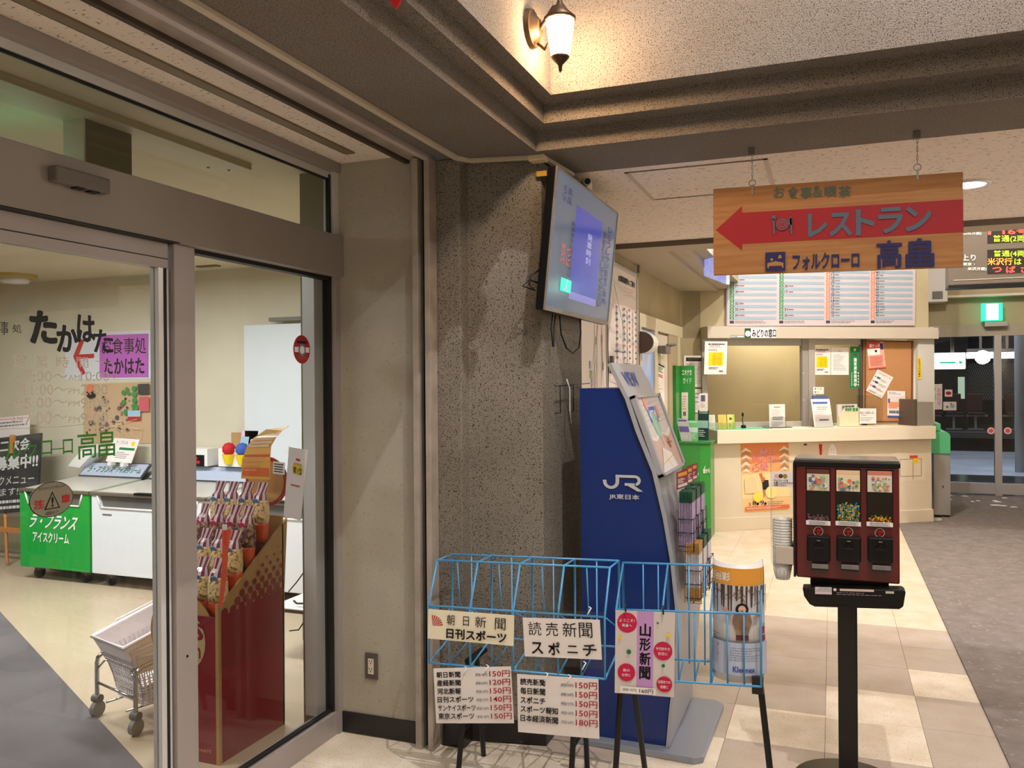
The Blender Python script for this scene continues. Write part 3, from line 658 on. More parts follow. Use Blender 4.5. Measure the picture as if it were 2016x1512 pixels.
# ---- newspaper racks
RB = mat('rack_blue', (78, 158, 214), .35, spec=.5, coat=.2); R1, R2 = .0045, .003
def legs(Tn, xs, zt):
    for x in xs:
        MB().cyl((x, 3.10, zt), (x-.01, 3.19, 0), .011, BLKM, 8).build('leg', Tn)
        MB().cyl((x, 3.02, zt), (x+.01, 2.88, 0), .011, BLKM, 8).build('leg', Tn)
        MB().cyl((x-.005, 3.15, .2), (x+.005, 2.945, .2), .007, BLKM, 8).build('stretcher', Tn)
    MB().box((xs[0]-.015, 3.02, zt-.012), (xs[0]+.015, 3.18, zt+.002), BLKM).build('bracket', Tn)
A = thing('newspaper_rack', 'sky blue wire newspaper rack with four empty bays on black legs', 'rack', (-1.12, 3.05, 0))
YF, YM, YB_ = 2.95, 3.03, 3.17
xa = [-1.488+.178*i for i in range(5)]; DZ = .012
def zz(x, z): return z+(x+1.488)*.03
def wire_unit(Tn, X, n_in, zb, zm, zu, zt, yu, back=True):
    x0, x1 = X[0], X[-1]
    MB().tube([(x0, YF, zz(x0, zb)), (x1, YF, zz(x1, zb))], R1, RB).build('front_rail', Tn)
    MB().tube([(x0, YF, zz(x0, zm)), (x1, YF, zz(x1, zm))], R1, RB).build('front_rail', Tn)
    MB().tube([(x0, yu, zz(x0, zu)), (x1, yu, zz(x1, zu))], R1, RB).build('top_rail', Tn)
    MB().tube([(x0, YB_, zz(x0, zt)), (x1, YB_, zz(x1, zt))], R1, RB).build('back_rail', Tn)
    MB().tube([(x0, YB_, zz(x0, zb+.05)), (x1, YB_, zz(x1, zb+.05))], R1, RB).build('back_rail', Tn)
    for x in X:
        MB().tube([(x, YF, zz(x, zb)), (x, YF, zz(x, zm)), (x, yu, zz(x, zu)), (x, YB_, zz(x, zt)), (x, YB_, zz(x, zb+.05)), (x, YF, zz(x, zb))], R1, RB, closed=False).build('divider', Tn)
        MB().tube([(x, YF, zz(x, zm)), (x, YB_, zz(x, zb+.12))], R2, RB).build('brace', Tn)
    m = (len(X)-1)*n_in
    for k in range(m+1):
        x = x0+(x1-x0)*k/m
        if k % n_in == 0: continue
        MB().tube([(x, YF, zz(x, zm)), (x, YF, zz(x, zb)), (x, YB_, zz(x, zb+.05)), (x, YB_, zz(x, zt))], R2, RB).build('rod', Tn)
        if k % n_in == 1 and yu != YF: MB().tube([(x, yu, zz(x, zu)), (x, yu+.02, zz(x, zu-.17)), (x, YB_, zz(x, zb+.1))], R2, RB).build('rod', Tn)
wire_unit(A, xa, 2, .447, .672, .835, .832, 3.03)
legs(A, [xa[1]-.04, xa[3]+.05], .45)
B = thing('newspaper_rack', 'lower sky blue wire newspaper rack holding a rolled magazine in its right bay', 'rack', (-.48, 3.05, 0))
xb = [-.733, -.566, -.398, -.231]
YF2 = YF
def wire_unit2(Tn, X):
    x0, x1 = X[0], X[-1]; zb, zm, zt = .478, .725, .872
    MB().tube([(x0, YF, zb), (x1, YF, zb+.03)], R1, RB).build('front_rail', Tn)
    MB().tube([(x0, YF, zm), (x1, YF, zm+.03)], R1, RB).build('front_rail', Tn)
    MB().tube([(x0, 3.06, zt), (x1, 3.06, zt+.02)], R1, RB).build('back_rail', Tn)
    MB().tube([(x0, 3.06, zb+.045), (x1, 3.06, zb+.07)], R1, RB).build('back_rail', Tn)
    for i, x in enumerate(X):
        MB().tube([(x, YF, zb+.01*i), (x, YF, zm+.01*i), (x+.0, 3.06, zt+.007*i), (x, 3.06, zb+.045+.008*i), (x, YF, zb+.01*i)], R1, RB).build('divider', Tn)
    for k in range(1, 9):
        if k % 3 == 0: continue
        x = x0+(x1-x0)*k/9
        MB().tube([(x, YF, zm+.03*k/9), (x, YF, zb+.03*k/9), (x, 3.06, zb+.045+.025*k/9)], R2, RB).build('rod', Tn)
        MB().tube([(x+.02, 3.06, zb+.045), (x+.02, 3.06, zt+.02*k/9)], R2, RB).build('rod', Tn)
wire_unit2(B, xb)
for x, dxx in ((-.725, -.02), (-.69, .01), (-.238, .06)):
    MB().cyl((x, 3.0, .5), (x+dxx, 2.93 if x != -.69 else 3.2, 0), .011, BLKM, 8).build('leg', B)
MB().box((-.262, 2.955, .478), (-.225, 2.975, .535), BLKM).build('bracket', B)

# signs hung on the racks
def rs(f_, name, label, cat, a, b_, c, m=PAPER, Y=2.944):
    return sheet(name, label, cat, py(*a, Y), py(*b_, Y), py(*c, Y), m, .0012, z0=.0005)
o, P = rs(0, 'newspaper_sign', 'cream newspaper title card with a red sunburst on the left blue rack', 'sign', (842, 1257), (1011, 1272), (843, 1199), mat('cream_card', (240, 230, 204), .6))
for i in range(7):
    a = PI+.1+i*.24
    P.poly([(.06, .55), (.06+.12*-math.cos(a), .55+.36*math.sin(a)), (.06+.12*-math.cos(a+.13), .55+.36*math.sin(a+.13))], ink(190, 50, 50))
P.text('朝', .23, .13, .32, .48, BKI); P.text('日', .42, .15, .49, .46, BKI); P.text('新', .56, .12, .69, .48, BKI); P.text('聞', .79, .12, .91, .50, BKI)
P.text('日刊スポーツ', .23, .58, .92, .92, BKI, .03); P.done('lettering', o)
o, P = rs(0, 'plastic_sleeve', 'clear plastic sleeve with white brush lettered title card on the blue rack', 'sign', (1036, 1305), (1190, 1318), (1036, 1197), ACR, 2.9455)
o, P = rs(0, 'newspaper_sign', 'white newspaper title card in large brush lettering beside the cream one', 'sign', (1033, 1292), (1185, 1299), (1029, 1216))
P.text('読', .07, .10, .24, .45, BKI); P.text('売', .30, .10, .46, .45, BKI); P.text('新', .52, .09, .70, .45, BKI); P.text('聞', .73, .08, .90, .46, BKI)
P.text('ス', .10, .62, .25, .92, BKI, .015); P.text('ポ', .32, .60, .47, .93, BKI, .015); P.text('ニ', .57, .67, .70, .86, BKI, .015); P.text('チ', .77, .62, .94, .92, BKI, .015)
P.done('lettering', o)
def pricelist(label, a, b_, c, rows, Y):
    o, P = rs(0, 'price_list', label, 'price list', a, b_, c, PAPER, Y)
    n = len(rows); v0 = .05; h = (.94-v0)/n if n > 5 else .155
    for i, (nm, sub, pr) in enumerate(rows):
        v = v0+h*i
        P.text(nm, .04, v+h*.1, .04+min(.078*len(nm), .49), v+h*.84, BKI, .02)
        P.text('(税抜'+sub+'円)', .545, v+h*.38, .70, v+h*.80, NAVY, .0)
        P.text(pr+'円', .725, v+h*.10, .985, v+h*.86, ink(168, 22, 40), .012)
    P.done('lettering', o)
pricelist('white price list starting with a six row newspaper list under the left rack', (859, 1424), (1012, 1424), (853, 1316), [('朝日新聞', '138', '150'), ('産経新聞', '109', '120'), ('河北新報', '136', '150'), ('日刊スポーツ', '127', '140'), ('サンケイスポーツ', '136', '150'), ('東京スポーツ', '138', '150')], 2.941)
pricelist('white price list of five newspapers hanging below the brush lettered title card', (1020, 1441), (1180, 1455), (1018, 1327), [('読売新聞', '136', '150'), ('毎日新聞', '136', '150'), ('スポニチ', '127', '150'), ('スポーツ報知', '136', '150'), ('日本経済新聞', '164', '180')], 2.941)
for n_, (x, y) in enumerate(((916, 1322), (958, 1318), (1075, 1334), (1120, 1338), (1160, 1204), (1150, 1312))):
    p = py(x, y, 2.94)
    MB().tube([p+Vector((-.006, -.002, -.012)), p+Vector((.0, -.006, .0)), p+Vector((.006, .004, .012)), p+Vector((-.004, .006, .016))], .0028, WHT, 6).build('cable_tie', None, 'white twisted tie '+('at the top left of the six row price list', 'at the top centre of the six row price list', 'at the top centre of the five row price list', 'at the top right of the five row price list', 'above the right end of the brush lettered title card', 'below the right end of the brush lettered title card')[n_], 'tie', 'white ties on the blue newspaper rack')
o, P = rs(0, 'newspaper_sign', 'large laminated newspaper sign with purple stripe and pink circles', 'sign', (1210, 1364), (1327, 1373), (1212, 1201), mat('beige_sheet', (214, 204, 200), .5))
P.rect(.37, .0, .65, 1, ink(196, 150, 208)); P.vtext('山形新聞', .42, .14, .60, .82, BKI, .03)
PK = ink(196, 30, 76)
for u, v, r, a, b_ in ((.20, .145, .17, 'ようこそ！', '高畠へ'), (.81, .46, .155, '今日訪れた', '記念に'), (.20, .74, .15, '旅の', 'お供に'), (.84, .85, .13, '出張先での', '話題に')):
    P.circ(u, v, r, PK); P.text(a, u-r*.78*min(1, len(a)/4), v-.045, u+r*.78*min(1, len(a)/4), v-.008, WHI, .01); P.text(b_, u-r*.5, v+.012, u+r*.5, v+.05, WHI, .01)
for u, v, r, m in ((.72, .13, .018, GRN), (.90, .27, .035, YEL), (.24, .49, .04, GRN), (.82, .63, .03, GRN), (.09, .32, .03, YEL)): P.circ(u, v, r, m)
P.rect(.10, .905, .70, .985, WHI); P.text('(税抜145円)', .14, .925, .38, .965, BKI); P.text('160円', .43, .918, .66, .972, BKI, .01)
P.done('lettering', o)
MB().tube([py(1231, 1188, 2.945), py(1232, 1205, 2.935)], .003, BLKM).build('clip', None, 'left black clip holding the purple striped newspaper sign', 'clip')
MB().tube([py(1305, 1192, 2.945), py(1306, 1210, 2.935)], .003, BLKM).build('clip', None, 'right black clip holding the purple striped newspaper sign', 'clip')
# rolled magazine
MGx, MGy, MR = -.314, 3.045, .088
mz0, mz1 = .505, .925
def mw(u, v, z):
    a = PI*(1.06+.88*u); r = MR+z
    return Vector((MGx+r*math.cos(a), MGy+r*.9*math.sin(a), mz0+(mz1-mz0)*(1-v)))
M_ = thing('magazine', 'curled free magazine with orange band and snowy forest cover in the right rack', 'magazine', (MGx, MGy-.05, mz0))
b = MB(); nn = 18; vs = []
for i in range(nn+1):
    a = PI*(1.06+.88*i/nn)
    for r in (MR, MR-.006):
        for z in (mz0, mz1-.012*math.sin(PI*i/nn)): vs.append((MGx+r*math.cos(a), MGy+r*.9*math.sin(a), z))
fs = []
for i in range(nn):
    k = i*4; fs += [(k, k+4, k+5, k+1), (k+2, k+3, k+7, k+6), (k+1, k+5, k+7, k+3), (k, k+2, k+6, k+4)]
fs += [(0, 1, 3, 2), (nn*4, nn*4+2, nn*4+3, nn*4+1)]
b.add(vs, fs, mat('cover_white', (226, 224, 226), .4), True); b.build('pages', M_)
P = Panel((0, 0, 0), (.25, 0, 0), (0, 0, mz1-mz0), warp=mw); P.asp = .6; P.z0 = .0008
P.rect(0, .06, 1, .20, ink(226, 160, 66)); P.text('形百彩', .03, .10, .42, .17, WHI, .03)
P.rect(0, .20, 1, .52, ink(206, 208, 216))
rd = random.Random(3)
for i in range(17):
    u = .02+.96*i/16+rd.uniform(-.02, .02); l = rd.uniform(.12, .24); w = rd.uniform(.008, .022)
    P.poly([(u, .20), (u+w*2, .20), (u+w*1.4, .20+l), (u+w*.5, .20+l)], ink(82, 62, 50))
for i in range(46):
    u = rd.uniform(0, .94); v = rd.uniform(.20, .33); P.line(u, v, u+rd.uniform(-.08, .08), v+.03, .006, ink(110, 84, 68))
P.circ(.58, .39, .085, ink(34, 24, 22), ry=.05); P.circ(.58, .39, .05, ink(226, 184, 160), ry=.032); P.circ(.58, .402, .014, ink(170, 60, 60), ry=.006)
P.poly([(.47, .435), (.58, .42), (.69, .435), (.71, .50), (.67, .56), (.65, .61), (.52, .61), (.49, .56), (.45, .50)], ink(150, 120, 98)); P.poly([(.42, .46), (.32, .40), (.34, .38), (.46, .43)], ink(200, 170, 150)); P.poly([(.72, .45), (.86, .42), (.86, .445), (.74, .48)], ink(170, 140, 118))
P.rect(.50, .60, .66, .645, ink(96, 50, 48)); P.rect(.84, .54, .94, .60, ink(150, 60, 80)); P.rect(.86, .61, .95, .66, ink(140, 60, 90))
P.rect(0, .665, 1, .93, ink(186, 196, 218)); P.circ(.22, .70, .05, ink(206, 150, 170), ry=.015); P.circ(.2, .78, .06, ink(204, 140, 160), ry=.02); P.rect(.03, .69, .24, .86, ink(170, 178, 204))
P.dash(.42, .70, .9, .82, 6, GRI, 4, .2); P.text('Kleenex', .46, .86, .74, .905, BLU, .03); P.dash(.04, .60, .4, .655, 3, GRI, 5, .2)
P.done('cover_print', M_)

# ---- candy machine
CM = thing('candy_machine', 'dark red three column candy machine on a black post stand', 'vending machine', (.05, 3.45, 0))
RED = mat('machine_red', (94, 16, 22), .3, spec=.5, coat=.3); YV = 3.36
def vx(x, y=1000): return py(x, y, YV)
x0, x1 = vx(1567).x, vx(1771).x; zt, zb = py(1668, 907, YV).z, py(1676, 1144, YV).z
MB().box((x0, YV, zb), (x1, YV+.16, zt-.022), RED).build('cabinet', CM, bevel=.006)
MB().box((x0-.008, YV-.006, zt-.024), (x1+.004, YV+.17, zt-.004), BLK).build('lid', CM, bevel=.004)
MB().box((x0, YV, zt-.004), (x1, YV+.16, zt+.006), mat('lid_chrome', (150, 146, 140), .2, .8)).build('top_rim', CM, bevel=.002)
MB().box((x0-.010, YV-.002, zb), (x0-.001, YV+.165, zt-.012), mat('edge_dark', (30, 20, 22), .3)).build('side_edge', CM, bevel=.003)
MB().box((vx(1594).x, YV+.03, zb-.03), (vx(1750).x, YV+.14, zb), BLK).build('neck', CM)
MB().box((py(1650, 1300, YV).x, YV+.05, 0), (py(1689, 1300, YV).x, YV+.12, zb-.03), BLKM).build('post', CM, bevel=.004)
MB().lathe([(.20, 0), (.20, .008), (.05, .02), (.001, .022)], ((x0+x1)/2, YV+.085, 0), BLKM, 28).build('base', CM)
tl, tr2 = py(1580, 1160, YV-.03), py(1783, 1166, YV-.03)
MT = Matrix(((1, 0, 0, 0), (0, 0, -1, 0), (0, 1, 0, 0), (0, 0, 0, 1)))
tz = lambda x, y: (py(x, y, YV-.03).x, py(x, y, YV-.03).z)
tray = [tz(1580, 1155), tz(1583, 1172), tz(1594, 1188), tz(1604, 1193), tz(1770, 1198), tz(1778, 1193), tz(1783, 1163), tz(1776, 1159)]
MB().prism(tray, -(YV+.02), -(YV-.045), BLK, MT).build('front_tray', CM, bevel=.005)
lb = MB(); Pn = Panel(py(1600, 1170, YV-.047), py(1760, 1175, YV-.047), py(1600, 1155, YV-.047), .0006)
Pn.rect(.03, .0, .24, .95, ink(214, 196, 196)); Pn.poly([(.03, .6), (.1, .0), (.24, .0), (.24, .6)], ink(180, 176, 178)); Pn.circ(.28, .3, .02, ink(230, 210, 196)); Pn.rect(.34, .15, .76, .45, ink(214, 190, 170)); Pn.rect(.9, .3, 1.0, .6, ink(200, 196, 180)); Pn.dash(.3, .55, .95, 1.0, 2, ink(150, 140, 140), 2, .35)
Pn.done('tray_label', CM)
cols = [(1588, 1634), (1646, 1694), (1707, 1757)]
CC = [[(150, 96, 110), (196, 150, 160), (110, 70, 84)], [(44, 160, 190), (236, 200, 60), (240, 150, 50), (220, 220, 200), (70, 140, 90)], [(236, 200, 40), (214, 60, 30), (240, 220, 90), (150, 60, 30)]]
CL = ['low pile of pinkish brown sweets in the left window of the candy machine', 'tall pile of blue yellow and orange sweets in the middle window', 'low pile of yellow and red sweets in the right window of the candy machine']
for n_, (a, c_) in enumerate(cols):
    dy = n_*1.5
    A1, A2 = py(a, 923+dy, YV), py(c_, 1030+dy, YV); ax, bx = A1.x, A2.x; zt_, zb_ = A1.z, A2.z
    MB().box((ax-.003, YV-.004, zb_-.004), (ax, YV+.002, zt_+.004), BLK).box((bx, YV-.004, zb_-.004), (bx+.003, YV+.002, zt_+.004), BLK).box((ax-.003, YV-.004, zt_), (bx+.003, YV+.002, zt_+.004), BLK).build('window_frame', CM)
    MB().box((ax, YV-.001, zb_), (bx, YV+.0004, zt_), mat('window_dark', (30, 18, 18), .3)).build('window_back', CM)
    # picture card
    kb = A1.z-(A1.z-A2.z)*.40
    card = MB().slab([(ax+.001, YV-.004, kb), (bx-.001, YV-.004, kb), (bx-.001, YV-.004, zt_-.001), (ax+.001, YV-.004, zt_-.001)], .001, ink((206, 226, 214)[n_], (200, 212, 206)[n_], (176, 176, 190)[n_])).build('picture_card', CM)
    P = Panel((ax+.001, YV-.004, kb), (bx-.001, YV-.004, kb), (ax+.001, YV-.004, zt_-.001), .0004)
    rd = random.Random(20+n_)
    P.rect(.0, .0, 1, .2, ink(*((96, 50, 36), (230, 190, 150), (196, 120, 100))[n_]))
    for i in range(26):
        P.circ(rd.uniform(.08, .92), rd.uniform(.3, .94), rd.uniform(.03, .1), ink(*rd.choice([(220, 120, 90), (236, 200, 150), (110, 120, 130), (90, 120, 180), (230, 220, 210), (150, 170, 120)])), 10)
    P.done('card_print', card)
    top = zb_+(zt_-zb_)*(.17, .40, .18)[n_]
    cb_ = MB(); rd = random.Random(n_)
    cm_ = [mat('candy_%d_%d' % (n_, i), c, .3) for i, c in enumerate(CC[n_])]
    w = bx-ax; ny = 12
    for iy in range(30):
        z = zb_+.004+iy*.0052
        if z > top: break
        for ix in range(11):
            if z > top-.012*abs(math.sin(ix*1.3+n_)): continue
            cb_.ball((ax+.004+(w-.008)*(ix+rd.uniform(-.3, .3)+.5)/11, YV-.007+rd.uniform(-.0015, .0015), z), .0034+rd.uniform(0, .0012), rd.choice(cm_), 6, .8)
    cb_.build('sweets', None, CL[n_], 'sweets', None, 'stuff')
    MB().box((ax, YV-.0125, zb_), (bx, YV-.0115, kb), ACR).build('pane', CM)
    A3, A4 = py(a-1, 1024+dy, YV-.014), py(c_+1, 1035+dy, YV-.014)
    l_ = MB().box((A3.x, YV-.015, A4.z), (A4.x, YV-.0125, A3.z), WHT).build('white_label', CM)
    P = Panel((A3.x, YV-.015, A4.z), (A4.x, YV-.015, A4.z), (A3.x, YV-.015, A3.z), .0003); P.frame(.12, .15, .88, .85, .01, GRI); P.dash(.15, .2, .85, .8, 3, GRI, n_, .45, .1); P.done('label_print', l_)
    cx, cyy = (a+c_)/2, 1046+dy
    P = Panel(py(cx-11, cyy+10, YV-.0006), py(cx+11, cyy+10, YV-.0006), py(cx-11, cyy-10, YV-.0006), .0005)
    P.circ(.5, .5, .45, ink(214, 196, 190)); P.circ(.5, .5, .38, ink(70, 14, 18)); P.text('100', .22, .25, .80, .55, ink(214, 60, 50), .03); P.poly([(.3, .62), (.7, .62), (.5, .85)], ink(200, 50, 40)); P.done('price_sticker', CM)
    A5, A6 = py(a+1, 1052+dy, YV), py(c_+1, 1104+dy, YV)
    MB().box((A5.x, YV-.028, A6.z), (A6.x, YV, A5.z), BLK).build('coin_mechanism', CM, bevel=.005)
    kx = (A5.x+A6.x)/2; kz = A5.z-(A5.z-A6.z)*.42
    MB().cyl((kx, YV-.028, kz), (kx, YV-.042, kz), .014, BLK, 16).box((kx-.016, YV-.050, kz-.003), (kx+.016, YV-.040, kz+.003), BLKM).box((kx-.006, YV-.030, kz+.022), (kx+.006, YV-.0275, kz+.025), STEEL).build('turn_knob', CM)
    A7, A8 = py(a+10, 1108+dy, YV-.01), py(c_-3, 1120+dy, YV-.01)
    MB().box((A7.x, YV-.03, A8.z-.004), (A8.x, YV, A8.z), BLK).box((A7.x, YV-.024, A8.z), (A8.x, YV-.002, A7.z), mat('chute_grey', (130, 126, 124), .25, .2)).build('chute', CM, bevel=.002)
# cup dispenser
CD = thing('cup_dispenser', 'clear tube of paper cups fixed to the left side of the candy machine', 'dispenser', (-.18, 3.44, .8))
YC = 3.41; ca, cb2 = py(1517, 1000, YC), py(1563, 1000, YC); cxx = (ca.x+cb2.x)/2; cr = (cb2.x-ca.x)/2
cz0, cz1 = py(1540, 1140, YC).z, py(1540, 910, YC).z
MB().lathe([(cr, cz0+.06), (cr, cz1)], (cxx, YC, 0), cap=False, m=glassmat('tube_clear', (250, 251, 250), 1.12), n=20).build('tube', CD)
MB().lathe([(cr*1.03, cz1), (cr*1.03, cz1+.006), (.001, cz1+.012)], (cxx, YC, 0), ACR, 20).build('tube_cap', CD)
MB().box((cxx-.012, YC, cz0+.06), (x0-.002, YC+.06, cz0+.14), mat('cream_block', (196, 184, 166), .5)).build('bracket', CD, bevel=.003)
MB().box((cxx-cr*.55, YC-cr-.004, cz0+.068), (cxx+cr*1.0, YC-cr*.9, cz0+.135), mat('cream_block', (196, 184, 166), .5)).build('front_plate', CD, bevel=.002)
CW = mat('paper_cup', (240, 236, 230), .5)
def cup(z, first=False):
    c = thing('paper_cup', 'small white paper cup in the stack inside the clear dispenser tube', 'cup', (cxx, YC, z), 'paper cups in the dispenser')
    MB().lathe([(.001, .001), (cr*.60, 0), (cr*.84, .055), (cr*.80, .055), (cr*.56, .003)], (cxx, YC, z), CW, 16, cap=False).build('cup_body', c)
    MB().tube([(cxx+cr*.85*math.cos(2*PI*i/16), YC+cr*.85*math.sin(2*PI*i/16), z+.055) for i in range(16)], .0012, CW, 5, True).build('rim', c)
    return c
c0 = cup(cz0+.002)
c0['label'] = 'lowest paper cup with grey dotted pattern hanging out of the dispenser tube'; del c0['group']
P = None
db = MB()
for k in range(4):
    for i in range(14):
        a = 2*PI*i/14; r = cr*(.64+.05*k)+.0008; db.ball((cxx+r*math.cos(a), YC+r*math.sin(a), cz0+.012+k*.009), .0014, GREYP, 5)
db.build('dot_pattern', c0)
c1 = cup(cz0+.011)
for k in range(2, 18): dup(c1, (cxx, YC, cz0+.002+.0105*k))
o, P = sheet('notice_card', 'white instruction card taped to the cup dispenser tube', 'card', py(1517, 958, YC-cr-.004), py(1565, 959, YC-cr-.004), py(1517, 929, YC-cr-.004), PAPER, .001)
for u, m in ((.25, PNK), (.42, ink(90, 60, 30)), (.6, ink(150, 130, 50))): P.circ(u, .27, .09, m)
P.text('チョコレートを', .14, .50, .72, .63, BKI, .02); P.text('お買い上げの方だけ', .14, .66, .92, .79, BKI, .02); P.text('お取り下さい', .14, .82, .66, .95, BKI, .02); P.done('lettering', o)

# ---- hanging wooden restaurant sign
YS = 3.55
WOOD = mat('sign_wood', (188, 138, 86), .5, spec=.4, var=(7, (172, 118, 70), (.6, 1, 9)))
sb = [py(1405, 542, YS), py(1897, 526, YS), py(1404, 372, YS)]
SG = thing('hanging_sign', 'wooden hanging restaurant sign with a big red arrow pointing left', 'sign', (sb[0]+sb[1])/2)
MB().slab([sb[0], sb[1], sb[1]+sb[2]-sb[0], sb[2]], .018, WOOD).build('board', SG, bevel=.002)
P = Panel(sb[0], sb[1], sb[2], .0008, .0004)
SR = mat('arrow_red', (168, 24, 36), .5); SB = mat('sign_slate', (92, 108, 128), .5); SN = mat('sign_navy', (34, 34, 96), .5); TQ = mat('sign_teal', (98, 108, 96), .5)
def U(x): return (x-1404)/493
def Vv(x, y):  # pixel row to board fraction (board tilts a little)
    yt = 372-(x-1404)*40/493; yb_ = 542-(x-1404)*16/493; return (y-yt)/(yb_-yt)
def q_(x, y): return (U(x), Vv(x, y))
P.poly([q_(1409, 453), q_(1466, 405), q_(1466, 418), q_(1897, 388), q_(1897, 455), q_(1466, 480), q_(1466, 493)], SR)
def T_(t, x0, y0, x1, y1, m, b=.03, sl=0): P.text(t, U(x0), Vv((x0+x1)/2, y0), U(x1), Vv((x0+x1)/2, y1), m, b, sl)
for t_, x0_, x1_ in (('お', 1533, 1555), ('食', 1561, 1584), ('事', 1588, 1610), ('＆', 1613, 1630), ('喫', 1636, 1659), ('茶', 1664, 1687)): T_(t_, x0_, 366 if x0_ < 1600 else 363, x1_, 388 if x0_ < 1600 else 385, TQ, .035)
for t_, x0_, y0_, x1_, y1_ in (('レ', 1603, 419, 1640, 464), ('ス', 1646, 417, 1688, 462), ('ト', 1698, 410, 1732, 460), ('ラ', 1741, 406, 1785, 456), ('ン', 1792, 404, 1838, 452)): T_(t_, x0_, y0_, x1_, y1_, SB, .04)
for t_, x0_, y0_, x1_, y1_ in (('フォルクローロ', 1571, 497, 1703, 529), ('高', 1737, 472, 1784, 528), ('畠', 1792, 468, 1843, 526)): T_(t_, x0_, y0_, x1_, y1_, SN, .022 if t_ in '高畠' else .03)
cu_, cv_ = q_(1550, 441); P.circ(cu_, cv_, .026, SB); P.circ(cu_, cv_, .021, SR); P.circ(cu_, cv_, .014, SB); P.circ(cu_, cv_, .010, SR)
P.line(*q_(1532, 430), *q_(1533, 460), .018, SB); P.line(*q_(1529, 428), *q_(1536, 428), .05, SB); P.line(*q_(1567, 426), *q_(1569, 460), .018, SB); P.line(*q_(1566, 428), *q_(1566, 442), .035, SB)
a_ = q_(1515, 497); b2 = q_(1556, 533); P.rect(a_[0], a_[1], b2[0], b2[1], SN)
WD = mat('sign_pale', (186, 136, 84), .5)
P.poly([q_(1519, 518), q_(1519, 528), q_(1522, 528), q_(1522, 524), q_(1549, 523), q_(1549, 527), q_(1552, 527), q_(1552, 517), q_(1536, 514), q_(1524, 517)], WD); P.circ(*q_(1528, 511), .006, WD); P.poly([q_(1541, 509), q_(1549, 508), q_(1547, 502), q_(1543, 502)], WD)
P.done('lettering', SG)
for hx, ytop, yb_, nm in ((1480, 294, 368, 0), (1805, 260, 338, 1)):
    top = py(hx, ytop, YS); bot = py(hx+2, yb_, YS); bx_ = top.x
    MB().box((bx_-.013, YS-.008, 2.47), (bx_+.013, YS+.014, 2.5), GREYP).build('ceiling_clip', SG, bevel=.002)
    zr = bot.z; z1 = 2.47; zlo = zr+.030; nl = max(4, int((z1-zlo)/.014)); xl = bx_+(bot.x-bx_)*.5
    for k in range(nl):
        zc = zlo+(z1-zlo)*(k+.5)/nl; hl = (z1-zlo)/nl*.62
        pts = [(math.cos(2*PI*i/8)*.0035, math.sin(2*PI*i/8)*hl) for i in range(8)]
        MB().tube([(xl+(p[0] if k % 2 else 0), YS+(0 if k % 2 else p[0]), zc+p[1]) for p in pts], .0011, STEEL, 4, True).build('chain_link', SG)
    MB().tube([(xl+.013*math.cos(2*PI*i/16), YS, zr+.016+.013*math.sin(2*PI*i/16)) for i in range(16)], .0017, STEEL, 5, True).build('ring', SG)
    MB().box((xl-.004, YS-.004, zr-.03), (xl+.004, YS-.0, zr+.008), STEEL).build('eye_plate', SG)

# ================================================================== WAITING HALL OBJECTS
# ---- route map boards on the left hall wall
BF = mat('board_frame', (196, 190, 186), .35, .3)
def board(name, label, ya, yb, z0, z1, X=-1.495, t=.03, m=PAPER, cat='map'):
    T_ = thing(name, label, cat, (X, (ya+yb)/2, z0))
    MB().box((X, ya+.02, z0+.02), (X+t*.6, yb-.02, z1-.02), m).build('sheet', T_)
    b = MB()
    for (a, c, d, e) in ((ya, yb, z0, z0+.03), (ya, yb, z1-.03, z1), (ya, ya+.03, z0, z1), (yb-.03, yb, z0, z1)): b.box((X, a, d), (X+t, c, e), BF)
    b.build('frame', T_, bevel=.004)
    return T_, Panel((X+t*.6, ya+.03, z0+.03), (X+t*.6, yb-.03, z0+.03), (X+t*.6, ya+.03, z1-.03), .001)
A1 = px(1196, 640, -1.495).y; A2 = px(1250, 640, -1.495).y
T1, P = board('route_map', 'tall framed railway route map with fine vertical lines next to the television', A1-.12, A2, .95, px(1250, 541, -1.495).z)
P.text('JR線路線図のご案内', .36, .03, .95, .07, BKI, .03); P.dash(.55, .08, .95, .13, 4, PNK, 3, .3)
for i in range(7): P.poly([(0, .05+.13*i), (1, .12+.13*i), (1, .14+.13*i), (0, .07+.13*i)], ink(222, 216, 216))
GR2 = ink(110, 106, 112); RD2 = ink(196, 110, 110)
for u in (.30, .52, .66, .86): 
    P.line(u, .2, u, .92, .006, GR2)
    for k in range(22): P.rect(u-.03, .2+.033*k, u+.03, .212+.033*k, GR2 if k % 3 else RD2)
P.line(.1, .1, .45, .35, .008, GR2); P.line(.05, .55, .5, .5, .006, GR2); P.line(.5, .5, .95, .52, .006, GR2)
P.rect(.1, .44, .42, .445, BLU)
for k in range(12): P.line(.12+.025*k, .44, .14+.025*k, .40, .004, GR2)
P.rect(.2, .62, .95, .645, RD2); P.rect(.28, .68, .33, .76, ink(190, 60, 60)); P.poly([(.24, .69), (.305, .64), (.37, .69)], ink(190, 60, 60))
for k in range(10): P.line(.5+.04*k, .52, .5+.04*k, .62, .004, GR2)
P.done('map_print', T1)
B1 = px(1147, 700, -1.495).y; B2 = px(1190, 700, -1.495).y
T1, P = board('street_map', 'framed white street map partly behind the television and the blue stand', B1-.3, B2, 1.1, 2.2)
rd = random.Random(9)
for i in range(18): P.line(rd.uniform(.45, 1), rd.uniform(.2, .9), rd.uniform(.45, 1), rd.uniform(.2, .9), .004, GR2) if i % 3 == 0 else P.rect(*(lambda u, v: (u, v, u+.05, v+.05))(rd.uniform(.45, .9), rd.uniform(.2, .85)), ink(*rd.choice([(170, 190, 150), (190, 170, 190), (200, 200, 190), (170, 170, 180)])))
